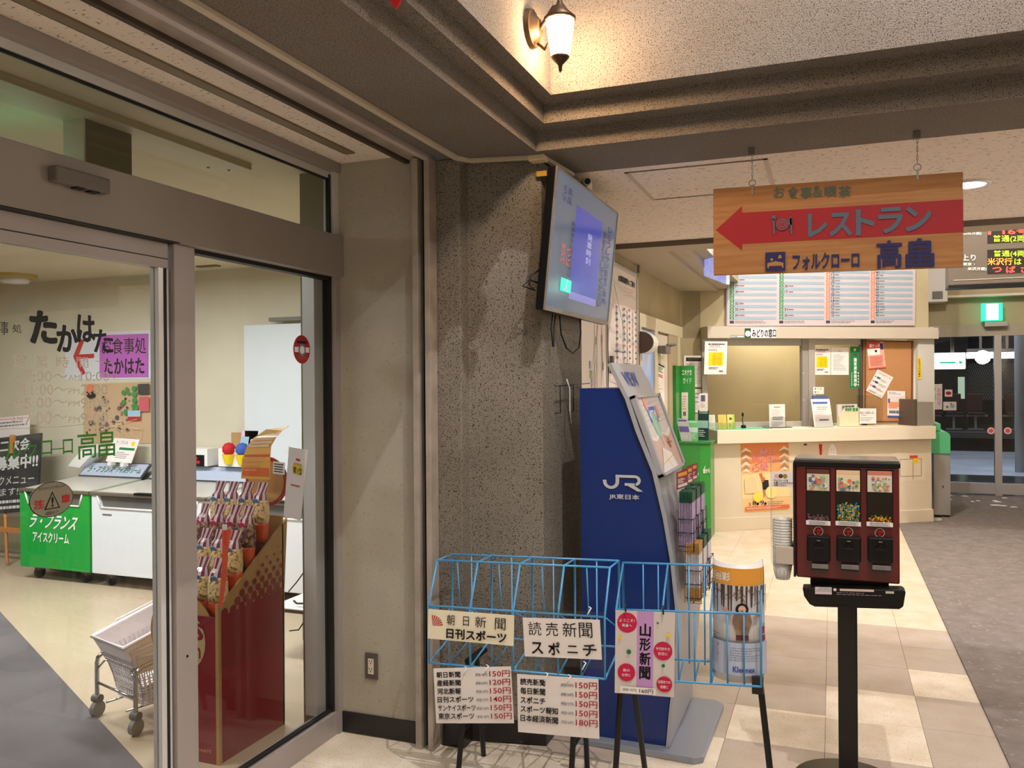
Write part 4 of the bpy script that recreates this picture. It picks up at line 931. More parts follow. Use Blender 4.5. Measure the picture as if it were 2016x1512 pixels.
for u in (.62, .7, .86): P.line(u, .1, u-.04, .95, .006, GR2)
P.circ(.7, .83, .13, ink(150, 50, 60), 24, .06); P.circ(.7, .825, .12, PAPER, 24, .055)
P.done('map_print', T1)
MB().box((-1.475, A2-.005, px(1250, 530, -1.49).z-.03), (-1.455, A2+.03, px(1250, 524, -1.49).z+.01), GREYP).build('hook_box', None, 'small grey plastic clip at the top right corner of the route map', 'clip', bevel=.003)
MB().box((-1.465, B2+.02, px(1190, 735, -1.47).z), (-1.44, B2+.07, px(1190, 700, -1.47).z), GREYP).build('board_hinge', None, 'dark hinge clip between the two map boards', 'clip', bevel=.003)
q = px(1265, 675, -1.46)
t = thing('alarm_light', 'half round white and brown wall lamp above the left office door', 'lamp', q)
Mx = Matrix.Translation((-1.46, q.y, q.z)) @ Matrix.Rotation(PI/2, 4, 'X')
hp = [(.11*math.sin(PI*i/12), .09*math.cos(PI*i/12)) for i in range(13)]
MB().prism(hp, -.12, .08, WHT, Mx, False).build('cover', t, bevel=.004)
MB().prism(hp, .081, .1, mat('brown_side', (84, 66, 56), .5), Mx).build('end_cap', t)
o, P = sheet('wall_notice', 'white notice sheet taped inside the left office door', 'notice', px(1289, 880, -1.484), px(1308, 880, -1.484), px(1289, 712, -1.484))
P.rect(.0, .0, 1, .02, BKI); P.dash(.1, .03, .9, .1, 4, GRN, 1, .6); P.dash(.1, .12, .9, .16, 2, REDI, 4, .6); P.dash(.1, .24, .9, .8, 14, ink(220, 190, 190), 2, .3); P.done('print', o)

# ---- ticket counter
TC = thing('ticket_counter', 'long cream ticket counter with thick white top', 'counter', CO+CS*1.25)
bw = lambda: MB(MW)
CBODY = mat('counter_body', (220, 207, 184), .6, var=(2, (212, 198, 174)))
bw().box((0, 0, .135), (2.52, .4, .92), CBODY).build('body', TC)
bw().box((-.012, -.012, 0), (2.535, .4, .135), CBODY).build('plinth', TC, bevel=.004)
bw().box((-.01, -.10, .905), (2.50, .32, 1.043), mat('counter_top', (230, 218, 196), .4)).build('worktop', TC, bevel=.004)
MATG = mat('green_mat', (70, 176, 130), .5)
bw().box((.02, -.07, 1.043), (.62, .25, 1.047), MATG).build('counter_mat', None, 'green sheet mat on the left end of the ticket counter', 'mat')
# window assembly at y=.3 in counter frame
TW = thing('window_2', 'ticket window with aluminium frames above the counter', None, CO+CS*1.2, kind=S)
FW_ = mat('window_aluminium', (176, 172, 164), .4, .3)
bw().box((0, .14, 1.99), (2.73, .32, 2.115), mat('header_cream', (184, 175, 160), .5)).build('header', TW, bevel=.004)
bw().box((0, .28, 1.043), (.055, .34, 1.99), FW_).box((.055, .29, 1.92), (1.20, .33, 1.99), FW_).box((.055, .29, 1.043), (1.20, .33, 1.10), FW_).build('frame', TW, bevel=.002)
bw().box((1.155, .27, 1.043), (1.225, .33, 1.99), ALUD).build('mullion', TW, bevel=.002); bw().box((1.225, .26, 1.043), (1.30, .33, 1.99), FW_).build('mullion', TW, bevel=.002)
bw().box((1.30, .29, 1.93), (1.90, .33, 1.99), FW_).box((1.30, .29, 1.043), (1.90, .33, 1.07), FW_).box((1.87, .27, 1.043), (1.93, .34, 1.99), mat('dark_post', (70, 58, 50), .5)).build('frame', TW, bevel=.002)
bw().box((.055, .305, 1.10), (1.155, .311, 1.92), GLASS).build('pane', TW)
bw().box((1.30, .305, 1.07), (1.87, .311, 1.93), GLASS).build('pane', TW)
for zz_ in (1.62, 1.33): bw().ball((1.16, .262, zz_), .006, WHT).build('pull', TW)
bw().box((2.517, .2, 1.043), (2.72, .34, 1.99), mat('pillar_grey', (196, 192, 184), .6)).build('trim_7', None, 'light grey pillar to the right of the cork board', None, None, S, bevel=.004)
def cw(name, label, cat, a, b_, c, m=PAPER, off=.27, t=.001, group=None):
    return sheet(name, label, cat, pw(*a, off), pw(*b_, off), pw(*c, off), m, t, group, None, .0008)
# header lettering plate
o, P = cw('office_sign', 'white ticket office plate with green seat mark and black lettering on the header', 'sign', (1466, 665.5), (1529, 665), (1466, 646.5), WHI, .138)
DG = ink(28, 66, 40)
P.rect(.0, .0, .19, 1, DG); P.circ(.1, .55, .085, WHI); P.poly([(.06, .5), (.09, .7), (.15, .4), (.10, .6)], DG); P.text('みどりの窓口', .23, .08, .98, .92, BKI, .03); P.done('lettering', o)
o, P = cw('small_plate', 'small outlined plate left of the ticket office lettering', 'sign', (1439, 665), (1465, 665), (1439, 660), WHI, .138)
P.frame(0, 0, 1, 1, .03, DG); P.dash(.12, .3, .85, .75, 1, GRI, 2, .8); P.done('lettering', o)
o, P = sheet('gate_sign', 'white plate with a black square character on the platform door header', 'sign', py(1829, 655, 12.575), py(1850, 655, 12.575), py(1829, 643, 12.575), WHI, .004)
P.text('口', .45, .1, .95, .9, BKI, .02); P.text('、', .05, .3, .2, .8, BKI, .02); P.done('lettering', o)
# timetable board
TTB = thing('timetable_board', 'large white train timetable with green and orange columns above the ticket window', 'timetable', pw(1615, 642, .3))
a, b_, c = pw(1429, 642, .29), pw(1802, 641, .29), pw(1430, 500, .29)
MB().slab([a, b_, b_+(c-a), c], .02, mat('timetable_white', (184, 174, 178), .5)).build('board', TTB, bevel=.003)
P = Panel(a, b_, c, .0015, .0005); P.rect(0, 0, .006, 1, GRI)
cs_ = [(1437, 1528, GRN, ('20', '32', '32', '33', '', '04', '', '')), (1531, 1620, GRN, ('', '31', '20', '17', '17', '', '03', '')), (1622, 1710, ORG, ('50', '22', '02', '37', '17', '23', '14', '13')), (1711, 1798, ORG, ('41', '30', '47', '42', '51', '31', '54', '47'))]
rowp = 5.85; vb = 142.0
for (xa_, xb_, cm, tms) in cs_:
    u0 = (xa_-1430)/372; u1 = (xb_-1430)/372; cwid = .021
    for r in range(20):
        y = 629.5-rowp*(r+1); v0 = (y-500)/vb; v1 = v0+rowp/vb
        if v0 < 0: break
        if r % 2 == 0: P.rect(u0+cwid, v0, u1-.006, v1, ink(140, 160, 176)); P.k = 0
        P.k = 1; P.rect(u0, v0+.004, u0+cwid, v1-.003, cm); P.k = 2; P.text('%d' % (23-r if 23-r > 5 else 6), u0+.006, v0+.012, u0+.015, v1-.01, WHI, .01)
        P.k = 1
        dense = cm is ORG
        if tms[r % 8] and (dense or r % 2): P.text(tms[(r//(1 if dense else 2)) % 8] or '20', u0+cwid+.006, v0+.006, u0+cwid+.022, v1-.004, BKI, .02); P.k = 1; P.dash(u0+cwid+.026, v0+.012, u0+cwid+.055, v1-.010, 1, ink(130, 90, 90) if not dense else GRI, r, .9, .3); P.k = 1
    P.rect(u0, .925, u0+cwid, .965, ink(60, 50, 56)); P.dash(u0+cwid+.006, .925, u0+.19, .965, 2, GRI, int(xa_), .5)
P.done('timetable_print', TTB)
# notices
def hours(o, P):
    P.dash(.15, .06, .9, .11, 1, BKI, 2, .8, 0); P.dash(.2, .12, .75, .15, 1, GRI, 3, .8); P.dash(.2, .17, .85, .2, 1, PNK, 3, .8); P.dash(.15, .23, .6, .29, 2, GRI, 4, .5)
    P.rect(.18, .33, .83, .73, YEL)
    for k in range(7): P.text('6:00〜21:00' if k % 2 else '7:20〜11:50', .36, .35+.053*k, .74, .385+.053*k, ink(110, 84, 20))
    P.dash(.2, .77, .85, .85, 2, GRI, 5, .5); P.dash(.66, .88, .84, .92, 1, BKI, 6, .8, 0); P.done('print', o)
hours(*cw('hours_notice', 'cream hours notice with yellow block at the left of the ticket window', 'notice', (1386, 737), (1430, 737), (1388, 672), off=.12))
hours(*cw('hours_notice', 'cream hours notice with yellow block inside the right ticket window', 'notice', (1601, 738), (1635, 738), (1601, 684), off=.285))
o, P = cw('notice', 'plain white typed notice beside the second yellow hours notice', 'notice', (1636, 738), (1671, 738), (1636, 684), off=.285); P.dash(.4, .12, .6, .15, 1, GRI, 1, .6, 0); P.dash(.12, .25, .9, .85, 11, GRI, 2, .25); P.done('print', o)
o, P = cw('green_poster', 'narrow green poster with star and vertical white lettering', 'poster', (1674, 764), (1692, 764), (1674, 682), ink(24, 120, 70), .285)
P.poly([(.5+(.2 if i % 2 == 0 else .09)*math.sin(PI*i/5), .08-(.05 if i % 2 == 0 else .022)*math.cos(PI*i/5)) for i in range(10)], ink(220, 220, 90)); P.rect(.25, .18, .75, .22, ink(110, 60, 40)); P.vtext('指定席券発売中', .38, .27, .70, .97, WHI, .04)
for k in range(5): P.rect(.82, .62+.07*k, .92, .655+.07*k, WHI)
P.rect(.1, .62, .2, .95, ink(130, 190, 150)); P.done('print', o)
CK = thing('cork_board', 'brown cork notice board filling the right of the ticket window', 'board', pw(1750, 835, .26))
a, b_, c = pw(1701, 832, .25), pw(1796, 832, .25), pw(1702, 669, .25)
MB().slab([a, b_, b_+(c-a), c], .02, mat('cork', (184, 134, 88), .9, var=(120, (174, 124, 78)), bump=(200, .3, .002))).build('cork', CK)
bb = MB(); Pk = Panel(a, b_, c, 0, 0)
for (u0, v0, u1, v1) in ((0, 0, 1, .02), (0, .98, 1, 1), (0, 0, .025, 1), (.97, 0, 1, 1)): bb.slab([Pk.P(u0, v1, .012), Pk.P(u1, v1, .012), Pk.P(u1, v0, .012), Pk.P(u0, v0, .012)], .012, mat('cork_frame', (112, 74, 44), .5))
bb.build('frame', CK)
o, P = cw('ticket_poster', 'red and white fare poster pinned highest on the cork board', 'poster', (1711, 727), (1744, 724), (1706, 675), ink(226, 170, 150), .243)
P.rect(0, 0, .8, .24, ink(216, 70, 60)); P.text('得きっぷ', .14, .06, .76, .2, WHI, .03); P.rect(.78, .06, .96, .3, ink(60, 60, 120)); P.rect(0, .24, .74, .48, PAPER); P.circ(.5, .34, .07, BKI); P.dash(.1, .52, .9, .9, 8, ink(200, 80, 70), 3, .5, .1); P.rect(0, .95, 1, 1, ink(216, 90, 70)); P.done('print', o)
o, P = cw('train_poster', 'white train poster pinned at a slant on the middle of the cork board', 'poster', (1705, 769), (1736, 785), (1728, 727), PAPER, .243)
P.text('のりおりくん', .15, .05, .9, .14, ink(190, 120, 90), .02)
for k, m in enumerate((ink(70, 110, 110), ink(70, 60, 120), ink(80, 70, 140))): P.circ(.28, .30+.2*k, .13, m, 12, .045); P.dash(.45, .28+.2*k, .95, .38+.2*k, 3, GRI if k < 2 else REDI, k, .35); P.circ(.08, .30+.2*k, .035, (BLU, ink(90, 90, 160), REDI)[k])
P.dash(.1, .88, .9, .96, 2, GRI, 5, .4); P.done('print', o)
o, P = cw('map_poster', 'small blue and orange poster pinned low on the cork board', 'poster', (1747, 821), (1782, 822), (1747, 769), PAPER, .243)
P.dash(.1, .05, .85, .14, 2, BLU, 2, .4); P.rect(.05, .2, .95, .42, ink(226, 214, 214)); P.rect(.05, .42, .95, .60, ink(226, 150, 100)); P.circ(.75, .4, .16, ink(210, 190, 150)); P.rect(.03, .3, .14, .46, BLU); P.dash(.05, .6, .6, .68, 2, REDI, 4, .4); P.rect(.7, .56, .95, .64, ink(150, 170, 140)); P.dash(.1, .74, .95, .86, 1, ink(90, 90, 100), 3, .9, 0); P.rect(0, .94, 1, 1, BLU); P.done('print', o)
o, P = cw('camera_notice', 'narrow yellow vertical sticker on the grey pillar', 'sticker', (1807, 746), (1813, 746), (1807, 704), YEL, .19)
P.vtext('防犯カメラ作動中', .2, .05, .8, .95, BKI, .02); P.done('print', o)
for (n_, y0_, y1_, lb_) in ((0, 762, 700, 'upper white regulations notice with black heading on the wall left of the ticket window'), (1, 812, 764, 'lower white regulations notice with black rules on the wall left of the ticket window')):
    o, P = cw('regulation_notice', lb_, 'notice', (1346, y1_+0 if 0 else y0_), (1384, y0_), (1346, y1_), off=.31)
    if n_ == 0: P.rect(.12, .06, .92, .18, BKI); P.dash(.2, .08, .85, .16, 2, GRI, 1, .3)
    else: P.rect(.0, .0, 1, .03, BKI); P.rect(.05, .2, .9, .22, BKI); P.rect(.05, .38, .9, .40, BKI); P.rect(.05, .56, .9, .58, BKI)
    P.dash(.12, .24, .9, .92, 14, GRI, 3+n_, .3, .25); P.done('print', o)
# things on the counter top (z=1.043)
def ontop(x, y): return pz(x, y, 1.046)
def holder(name, label, cat, xl, xr, yb_, yt, m, prt=None, tilt=.12, off=.05):
    a, b_ = pw(xl, yb_, off), pw(xr, yb_, off); a.z = b_.z = 1.047
    h = (yb_-yt)/FPX*a.dot(FW)*1.0
    up_ = Vector((0, 0, h))-CN*h*tilt*-1*-1
    c = a+Vector((0, 0, h))-CN*(h*tilt)
    t = thing(name, label, cat, (a+b_)/2)
    o = MB().slab([a, b_, b_+(c-a), c], .006, m).build('booklet' if cat != 'sign' else 'card', t)
    P = Panel(a, b_, c, .001)
    if prt: prt(P)
    else: P.dash(.15, .1, .85, .8, 6, ink(170, 170, 140), 3, .3)
    P.done('print', o)
    MB().slab([a+CN*.022, b_+CN*.022, b_+(c-a)*.45+CN*.022, a+(c-a)*.45+CN*.022], .0015, ACR).slab([a-CN*.01, b_-CN*.01, b_+(c-a)*.9-CN*.01, a+(c-a)*.9-CN*.01], .0015, ACR).build('holder', t)
    return t
holder('pamphlet_holder', 'clear stand with whitish pamphlets at the left end of the counter', 'pamphlets', 1392, 1409, 840, 812, ink(206, 212, 196))
holder('pamphlet_holder', 'clear stand with yellow pamphlets on the green counter mat', 'pamphlets', 1415, 1431, 840, 812, ink(222, 196, 92))
def p3(P): P.rect(.7, 0, 1, 1, ink(170, 200, 80)); P.circ(.45, .3, .2, ink(90, 100, 90)); P.dash(.1, .6, .6, .9, 3, GRI, 2, .3)
holder('pamphlet_holder', 'clear stand with lime edged pamphlets right of the yellow ones', 'pamphlets', 1433, 1447, 840, 812, ink(226, 214, 130), p3)
q = pw(1464, 840, .12); q.z = 1.047
t = thing('microphone', 'small black counter microphone on a round base', 'microphone', q)
MB().lathe([(.024, 0), (.026, .01), (.024, .03), (.010, .035), (.001, .036)], q, BLK, 14).build('base', t)
MB().tube([q+Vector((-.005, 0, .03)), q+Vector((-.012, 0, .09)), q+Vector((-.006, 0, .125))], .0045, BLK).lathe([(.004, .12), (.011, .13), (.012, .15), (.004, .165)], q+Vector((-.008, 0, 0)), BLK, 10).build('gooseneck', t)
def p4(P): P.dash(.3, .1, .7, .14, 1, BKI, 1, .7, 0); P.dash(.15, .2, .85, .5, 6, PNK, 2, .3); P.dash(.2, .52, .9, .68, 2, GRI, 3, .7, .1); P.dash(.15, .75, .9, .95, 3, GRI, 4, .3)
t = holder('notice_stand', 'white typed notice standing on a grey base in the middle of the counter', 'sign', 1515, 1546, 838, 792, PAPER, p4, .02, .1)
q = pw(1531, 840, .12); q.z = 1.047
sq = (q-CO).dot(CS)
bw().box((sq-.14, .08, 1.045), (sq+.15, .2, 1.052), mat('slate_base', (86, 92, 90), .4)).build('base', t, bevel=.002)
def p5(P): P.rect(.06, .1, .86, .17, BLU); P.dash(.25, .25, .9, .4, 2, GRI, 3, .3); P.dash(.1, .42, .9, .8, 6, PNK, 5, .3); P.dash(.3, .72, .8, .77, 1, BKI, 6, .8, 0)
holder('notice_stand', 'white leaning information sheet with blue bar right of the window post', 'sign', 1604, 1641, 837, 782, PAPER, p5, .25, .02)
q1 = pw(1600, 782, .2)
o, P = cw('mini_card', 'small white card with tiny blue and yellow icons behind the leaning sheet', 'card', (1601, 776), (1622, 776), (1601, 762), off=.14)
for k in range(5): P.circ(.2+.25*(k % 3), .25+.45*(k//3), .07, (BLU, YEL, ORG)[k % 3])
P.done('print', o)
o, P = cw('blue_pamphlet', 'dark blue topped pamphlet stack behind the leaning information sheet', 'pamphlets', (1601, 800), (1630, 800), (1601, 779), ink(80, 100, 140), .12, .02)
P.rect(0, .3, 1, .5, ink(190, 196, 206)); P.done('print', o)
t = thing('pamphlet_box', 'cream pamphlet box with green lettering strip on the counter', 'box', pw(1672, 832, .08))
a, b_ = pw(1653, 831, .04), pw(1691, 831, .04); a.z = b_.z = 1.05; w = b_-a; v_ = Vector((0, 0, 1))
MB().slab([a, b_, b_+v_*.185, a+w*.28+v_*.185, a+v_*.10], .02, mat('box_cream', (222, 212, 176), .5)).build('front', t)
MB().slab([a-CN*.02, b_-CN*.02, b_-CN*.03+v_*.235, a-CN*.03+v_*.235], .03, ink(206, 200, 196)).build('booklets', t)
P = Panel(a+w*.25+v_*.155, b_+v_*.155, a+w*.25+v_*.20, .002); P.rect(0, 0, 1, 1, ink(226, 220, 180)); P.text('時刻表', .05, .1, .5, .9, GRN, .05); P.text('営業', .55, .1, .95, .9, GRN, .05); P.done('strip_label', t)
P = Panel(a+v_*.17-CN*.014, b_+v_*.17-CN*.014, a+v_*.235-CN*.018, .006); P.text('JR時刻表', .15, .2, .8, .75, BKI, .03); P.done('booklet_title', t)
o, P = cw('white_card', 'low white counter card with typed heading beside the cream box', 'card', (1692, 834), (1725, 834), (1692, 804), off=.04)
P.text('おとくなきっぷ', .05, .2, .85, .36, BKI, .02); P.dash(.1, .42, .7, .47, 1, BKI, 2, .5); P.dash(.05, .56, .9, .85, 3, GRI, 3, .3); P.done('print', o)
MB().slab([pw(1687, 832, .15), pw(1738, 832, .15), pw(1738, 778, .15), pw(1687, 778, .15)], .004, ACR).build('acrylic_screen', None, 'clear acrylic screen standing on the counter before the cork board', 'screen')
t = thing('metal_divider', 'brushed steel upright box at the right end of the counter', 'divider', pw(1822, 835, .05))
a = pw(1806, 835, -.02); b_ = pw(1838, 834, -.02); sa = (a-CO).dot(CS); sb_ = (b_-CO).dot(CS)
bw().box((sa-.03, -.02, 1.043), (sa, .26, 1.33), mat('dark_steel', (104, 96, 88), .4, .6)).build('side_plate', t); bw().box((sa, -.02, 1.043), (sb_, .26, 1.30), STEEL).build('case', t, bevel=.003)
# posters on the counter front
o, P = cw('festival_poster', 'orange snow lantern festival poster on the counter front', 'poster', (1462, 1010), (1556, 1004), (1458, 874), ink(240, 196, 140), -.002, .001)
P.rect(0, 0, 1, .30, ink(228, 140, 84)); P.rect(0, .30, 1, .42, ink(236, 168, 110)); P.rect(0, .45, 1, .80, ink(240, 214, 160))
for sx_, ux in ((1, .10), (-1, .90)):
    for k in range(7): P.poly([(ux, .06+.05*k), (ux+.14*(1-.05*k), .13+.05*k), (ux, .10+.05*k), (ux-.12, .13+.05*k)], ink(150, 140, 110) if k % 2 else ink(236, 230, 210))
PKR = ink(214, 70, 76)
for m, e, b__ in ((WHI, .0, .02), (PKR, 0, .0)):
    P.vtext('上杉', .56, .06, .74, .30, m, b__); P.vtext('雪灯篭', .38, .08, .56, .40, m, b__); P.vtext('まつり', .22, .14, .38, .42, m, b__)
P.circ(.45, .52, .035, ink(200, 130, 80)); P.poly([(.42, .54), (.55, .54), (.56, .68), (.43, .68)], ink(40, 34, 40)); P.rect(.44, .68, .48, .78, ink(190, 130, 80)); P.poly([(.36, .44), (.42, .44), (.46, .56), (.42, .57)], ink(200, 110, 60)); P.circ(.32, .78, .1, ink(244, 220, 90)); P.circ(.6, .72, .12, ink(244, 226, 150))
P.rect(.05, .5, .3, .72, ink(226, 206, 160)); P.text('2', .12, .855, .17, .895, BKI); P.text('8', .20, .835, .28, .895, BKI); P.circ(.31, .88, .025, BKI); P.text('9', .36, .835, .44, .895, BKI); P.circ(.47, .88, .025, BKI); P.dash(.52, .85, .9, .9, 2, GRI, 3, .4)
P.rect(.05, .915, .97, .965, ink(216, 110, 70)); P.dash(.08, .925, .9, .955, 2, WHI, 3, .3); P.done('print', o)
o, P = cw('health_notice', 'pale notice sheet with a red brush shape on the counter front', 'notice', (1577, 960), (1660, 957), (1577, 872), mat('pale_sheet', (216, 200, 176), .6), -.002)
P.rect(.06, .02, .14, .06, ink(90, 80, 80)); P.poly([(.42, .04), (.50, .04), (.49, .3), (.50, .7), (.44, .7), (.44, .3)], REDI); P.circ(.74, .3, .1, WHI, 20, .26); P.vtext('おしらせ', .70, .12, .735, .5, PNK, .01); P.vtext('ください', .76, .12, .795, .5, PNK, .01); P.circ(.18, .55, .1, WHI); P.done('print', o)
o, P = cw('evacuation_map', 'pale framed floor plan with red arrow at the right of the counter front', 'map', (1757, 948), (1822, 946), (1757, 892), mat('plan_sheet', (222, 208, 184), .6), -.002)
P.frame(.22, .22, .88, .84, .015, GRI); P.line(.62, .1, .62, .95, .02, ink(150, 90, 90)); P.rect(.52, .1, .76, .2, ink(200, 70, 50)); P.rect(.62, .2, .78, .38, YEL); P.rect(0, .5, .1, .72, REDI); P.done('print', o)
# green pamphlet cabinet
GC = thing('pamphlet_cabinet', 'green pamphlet cabinet with tall back panel left of the ticket counter', 'cabinet', (-1.25, 8.45, 0))
GRNC = mat('cabinet_green', (44, 136, 56), .35, coat=.2); GRND = mat('cabinet_green_dark', (34, 112, 48), .4)
b = MB(); b.prism([(-1.47, 8.25), (-1.20, 8.22), (-1.115, 8.33), (-1.115, 8.62), (-1.47, 8.78)], .0, .93, GRNC); b.build('body', GC, bevel=.004)
MB().prism([(-1.48, 8.24), (-1.19, 8.21), (-1.105, 8.32), (-1.105, 8.62), (-1.47, 8.79)], .93, .952, GRND).build('top', GC, bevel=.003)
MB().box((-1.475, 8.30, .95), (-1.445, 8.60, 1.70), GRNC).box((-1.475, 8.28, .0), (-1.44, 8.31, 1.70), GRND).build('back_panel', GC)
g0 = px(1328, 790, -1.40)
MB().box((-1.445, 8.56, .95), (-1.30, 8.60, 1.70), GRNC).build('front_sign', GC)
P = Panel((-1.445, 8.559, .95), (-1.30, 8.559, .95), (-1.445, 8.559, 1.70), .001); P.text('エキナカ', .15, .05, .8, .13, WHI, .02); P.text('ガイド', .2, .16, .8, .24, ink(190, 220, 190), .02); P.rect(.1, .36, .55, .75, ink(220, 210, 206)); P.dash(.14, .4, .5, .6, 6, ORG, 3, .4); P.text('8', .2, .62, .4, .68, BKI, .02); P.rect(.1, .72, .55, .75, BLU); P.done('sign_print', GC)
P = Panel((-1.20, 8.219, .05), (-1.47, 8.249, .05), (-1.20, 8.219, .9), .001); P.done('x', GC) if 0 else None
P = Panel((-1.32, 8.232, .60), (-1.20, 8.219, .60), (-1.32, 8.232, .66), .002); P.text('キング', .2, .1, .9, .8, WHI, .02); P.done('lettering', GC)
P = Panel((-1.19, 8.225, .62), (-1.118, 8.32, .62), (-1.19, 8.225, .72), .003); P.text('駅から', .2, .3, .95, .75, WHI, .02); P.line(.3, .25, .45, .05, .08, WHI); P.done('lettering', GC)
for n_, (x, y, z, lb_, cA, cB) in enumerate(((-1.21, 8.52, .952, 'dark teal booklet standing on the green cabinet', (30, 60, 60), (150, 190, 180)), (-1.30, 8.42, .952, 'green white booklet leaning on the green cabinet', (120, 190, 130), (200, 220, 210)), (-1.35, 8.36, .952, 'purple edged booklet leaning on the green cabinet', (190, 186, 190), (110, 90, 160)))):
    h = (.30, .20, .22)[n_]; w = .11
    o, P = sheet('booklet', lb_, 'booklet', (x-w/2, y, z), (x+w/2, y-.02, z), (x-w/2-(.05 if n_ == 2 else 0), y+.03, z+h), ink(*cA), .006)
    P.rect(.05, .35, .95, .6, ink(*cB)); P.dash(.1, .65, .9, .9, 4, WHI, n_, .4); P.rect(.1, .05, .9, .12, ink(*cB)); P.done('print', o)
o, P = sheet('booklet', 'white leaflet with blue photo standing above the teal booklet', 'booklet', (-1.25, 8.53, 1.24), (-1.165, 8.52, 1.24), (-1.25, 8.54, 1.42), PAPER, .004)
P.rect(.2, .1, .7, .45, ink(90, 90, 130)); P.dash(.2, .55, .8, .8, 3, GRI, 2, .3); P.done('print', o)
# ticket gate
TG = thing('ticket_gate', 'stainless ticket gate with rounded green top beside the counter', 'gate', (1.13, 10.5, 0))
gx0, gx1 = py(1838, 900, 10.40).x, py(1871, 900, 10.40).x
MB().box((gx0, 10.40, .03), (gx1, 10.95, py(1850, 893, 10.4).z), STEEL).build('body', TG, bevel=.004); MB().box((gx0+.01, 10.41, 0), (gx1-.01, 10.9, .03), BLK).build('foot', TG)
zt1, zt0 = py(1850, 850, 10.4).z, py(1850, 893, 10.4).z
hp = [(gx0-.03, zt0), (gx1, zt0), (gx1, zt1-.05), (gx1-.012, zt1-.018), (gx1-.04, zt1), (gx0-.03, zt1)]
MB().prism(hp, -10.95, -10.38, mat('gate_green', (84, 184, 128), .4), MT).build('green_top', TG, bevel=.004)
MB().box((gx1-.08, 10.398, .33), (gx1-.07, 10.402, .36), BLK).build('slot', TG)
MB().box((gx0-.02, 10.45, zt1), (gx0+.08, 10.9, zt1+.09), mat('gate_green', (84, 184, 128), .4)).build('sensor_block', TG, bevel=.01)
# LED departure board
LB = thing('departure_board', 'dark brown electronic departure board hanging over the hall', 'departure board', (1.9, 8.6, 2.4))
YL = 8.5; bl = py(1867, 563, YL)
BRN = mat('board_brown', (92, 84, 74), .4, .2)
MB().box((bl.x-.0, YL, bl.z), (3.1, YL+.22, 3.02), BRN).build('case', LB, bevel=.01)
MB().box((bl.x+.0, YL-.01, bl.z-.02), (3.1, YL+.22, bl.z-.0), BLK).build('bottom_edge', LB); MB().box((bl.x+.04, YL-.004, bl.z+.045), (3.05, YL+.0, bl.z+.052), mat('silver_line', (190, 186, 180), .3, .6)).build('trim_line', LB)
MB().box((bl.x+.3, YL+.1, 3.02), (bl.x+.34, YL+.14, 4.9), BRN).build('hanger', LB); MB().box((2.8, YL+.1, 3.02), (2.84, YL+.14, 4.9), BRN).build('hanger', LB)
YP = YL-.002
def lp(x, y): return py(x, y, YP)
for nm, (ya_, yb2) in enumerate(((448, 479), (492, 539))):
    a = lp(1944, yb2); c = lp(1944, ya_); MB().box((a.x, YL-.006, a.z), (3.0, YL, c.z), mat('led_black', (24, 14, 12), .4)).build('display', LB)
LR = mat('led_red', (255, 60, 50), .5, em=2.2); LG_ = mat('led_green', (170, 220, 40), .5, em=1.0); LO = mat('led_orange', (255, 140, 40), .5, em=1.6); LW = mat('board_letter', (225, 222, 214), .5, em=.2)
def lt(t_, x0_, y0_, x1_, y1_, m, b=.01):
    P = Panel(py(x0_, y1_, YL-.008), py(x1_, y1_, YL-.008), py(x0_, y0_, YL-.008), .0005); P.text(t_, 0, 0, 1, 1, m, b); P.done('lettering', LB)
lt('I', 1945, 454, 1951, 462, LR); lt('16号', 1974, 449, 2030, 462, LR, .02); lt('普通(2両', 1955, 463, 2018, 478, LG_); lt('普通(4両', 1956, 493, 2018, 507, LG_); lt('米沢行', 1944, 508, 1993, 522, LO); lt('は', 1997, 509, 2011, 521, LG_)
lt('つ', 1954, 526, 1972, 536, LR, .02); lt('ば', 1981, 524, 1999, 537, LR, .02); lt('さ', 2010, 524, 2026, 537, LR, .02)
lt('(山形方面)', 1893, 455, 1932, 463, LW); lt('上り', 1893, 501, 1921, 513, LW); lt('(東京・', 1893, 517, 1919, 524, LW); lt('米沢方面)', 1905, 526, 1942, 533, LW)
# white cabinet by exit & exit sign
a = py(1826, 598, 12.3); b2 = py(1866, 520, 12.3)
t = thing('air_curtain', 'white wall unit with grey grille at the upper left of the platform doors', 'air curtain', (a.x+.15, 12.4, a.z))
MB().box((a.x, 12.32, a.z+.02), (b2.x, 12.6, b2.z+.3), WHT).build('case', t, bevel=.01); MB().box((a.x+.06, 12.31, a.z+.06), (b2.x-.06, 12.322, a.z+.16), GREYP).build('grille', t)
a = py(1933, 632, 12.42); b2 = py(1974, 596, 12.42)
t = thing('exit_sign', 'glowing green and white exit sign above the platform doors', 'exit sign', ((a.x+b2.x)/2, 12.5, a.z))
MB().box((a.x, 12.42, a.z), (b2.x, 12.5, b2.z), mat('exit_green', (20, 210, 150), .4, em=1.6, emcol=(30, 225, 160))).build('case', t, bevel=.004)
MB().box((a.x+.05, 12.415, a.z+.012), (b2.x-.05, 12.42, b2.z-.012), mat('exit_white', (240, 255, 248), .4, em=3.5)).build('face', t)
P = Panel((a.x+.05, 12.415, a.z+.012), (b2.x-.05, 12.415, a.z+.012), (a.x+.05, 12.415, b2.z-.012), .001); EG = mat('exit_figure', (150, 235, 200), .4, em=1.8)
P.circ(.55, .22, .09, EG); P.poly([(.4, .32), (.62, .32), (.58, .6), (.42, .6)], EG); P.line(.5, .55, .3, .85, .08, EG); P.line(.5, .55, .68, .8, .08, EG); P.line(.45, .36, .25, .48, .06, EG); P.done('figure', t)
MB().box((a.x-.0+.04, 12.45, a.z-.07), (b2.x+.06, 12.6, a.z-.01), STEEL).build('bracket', t)
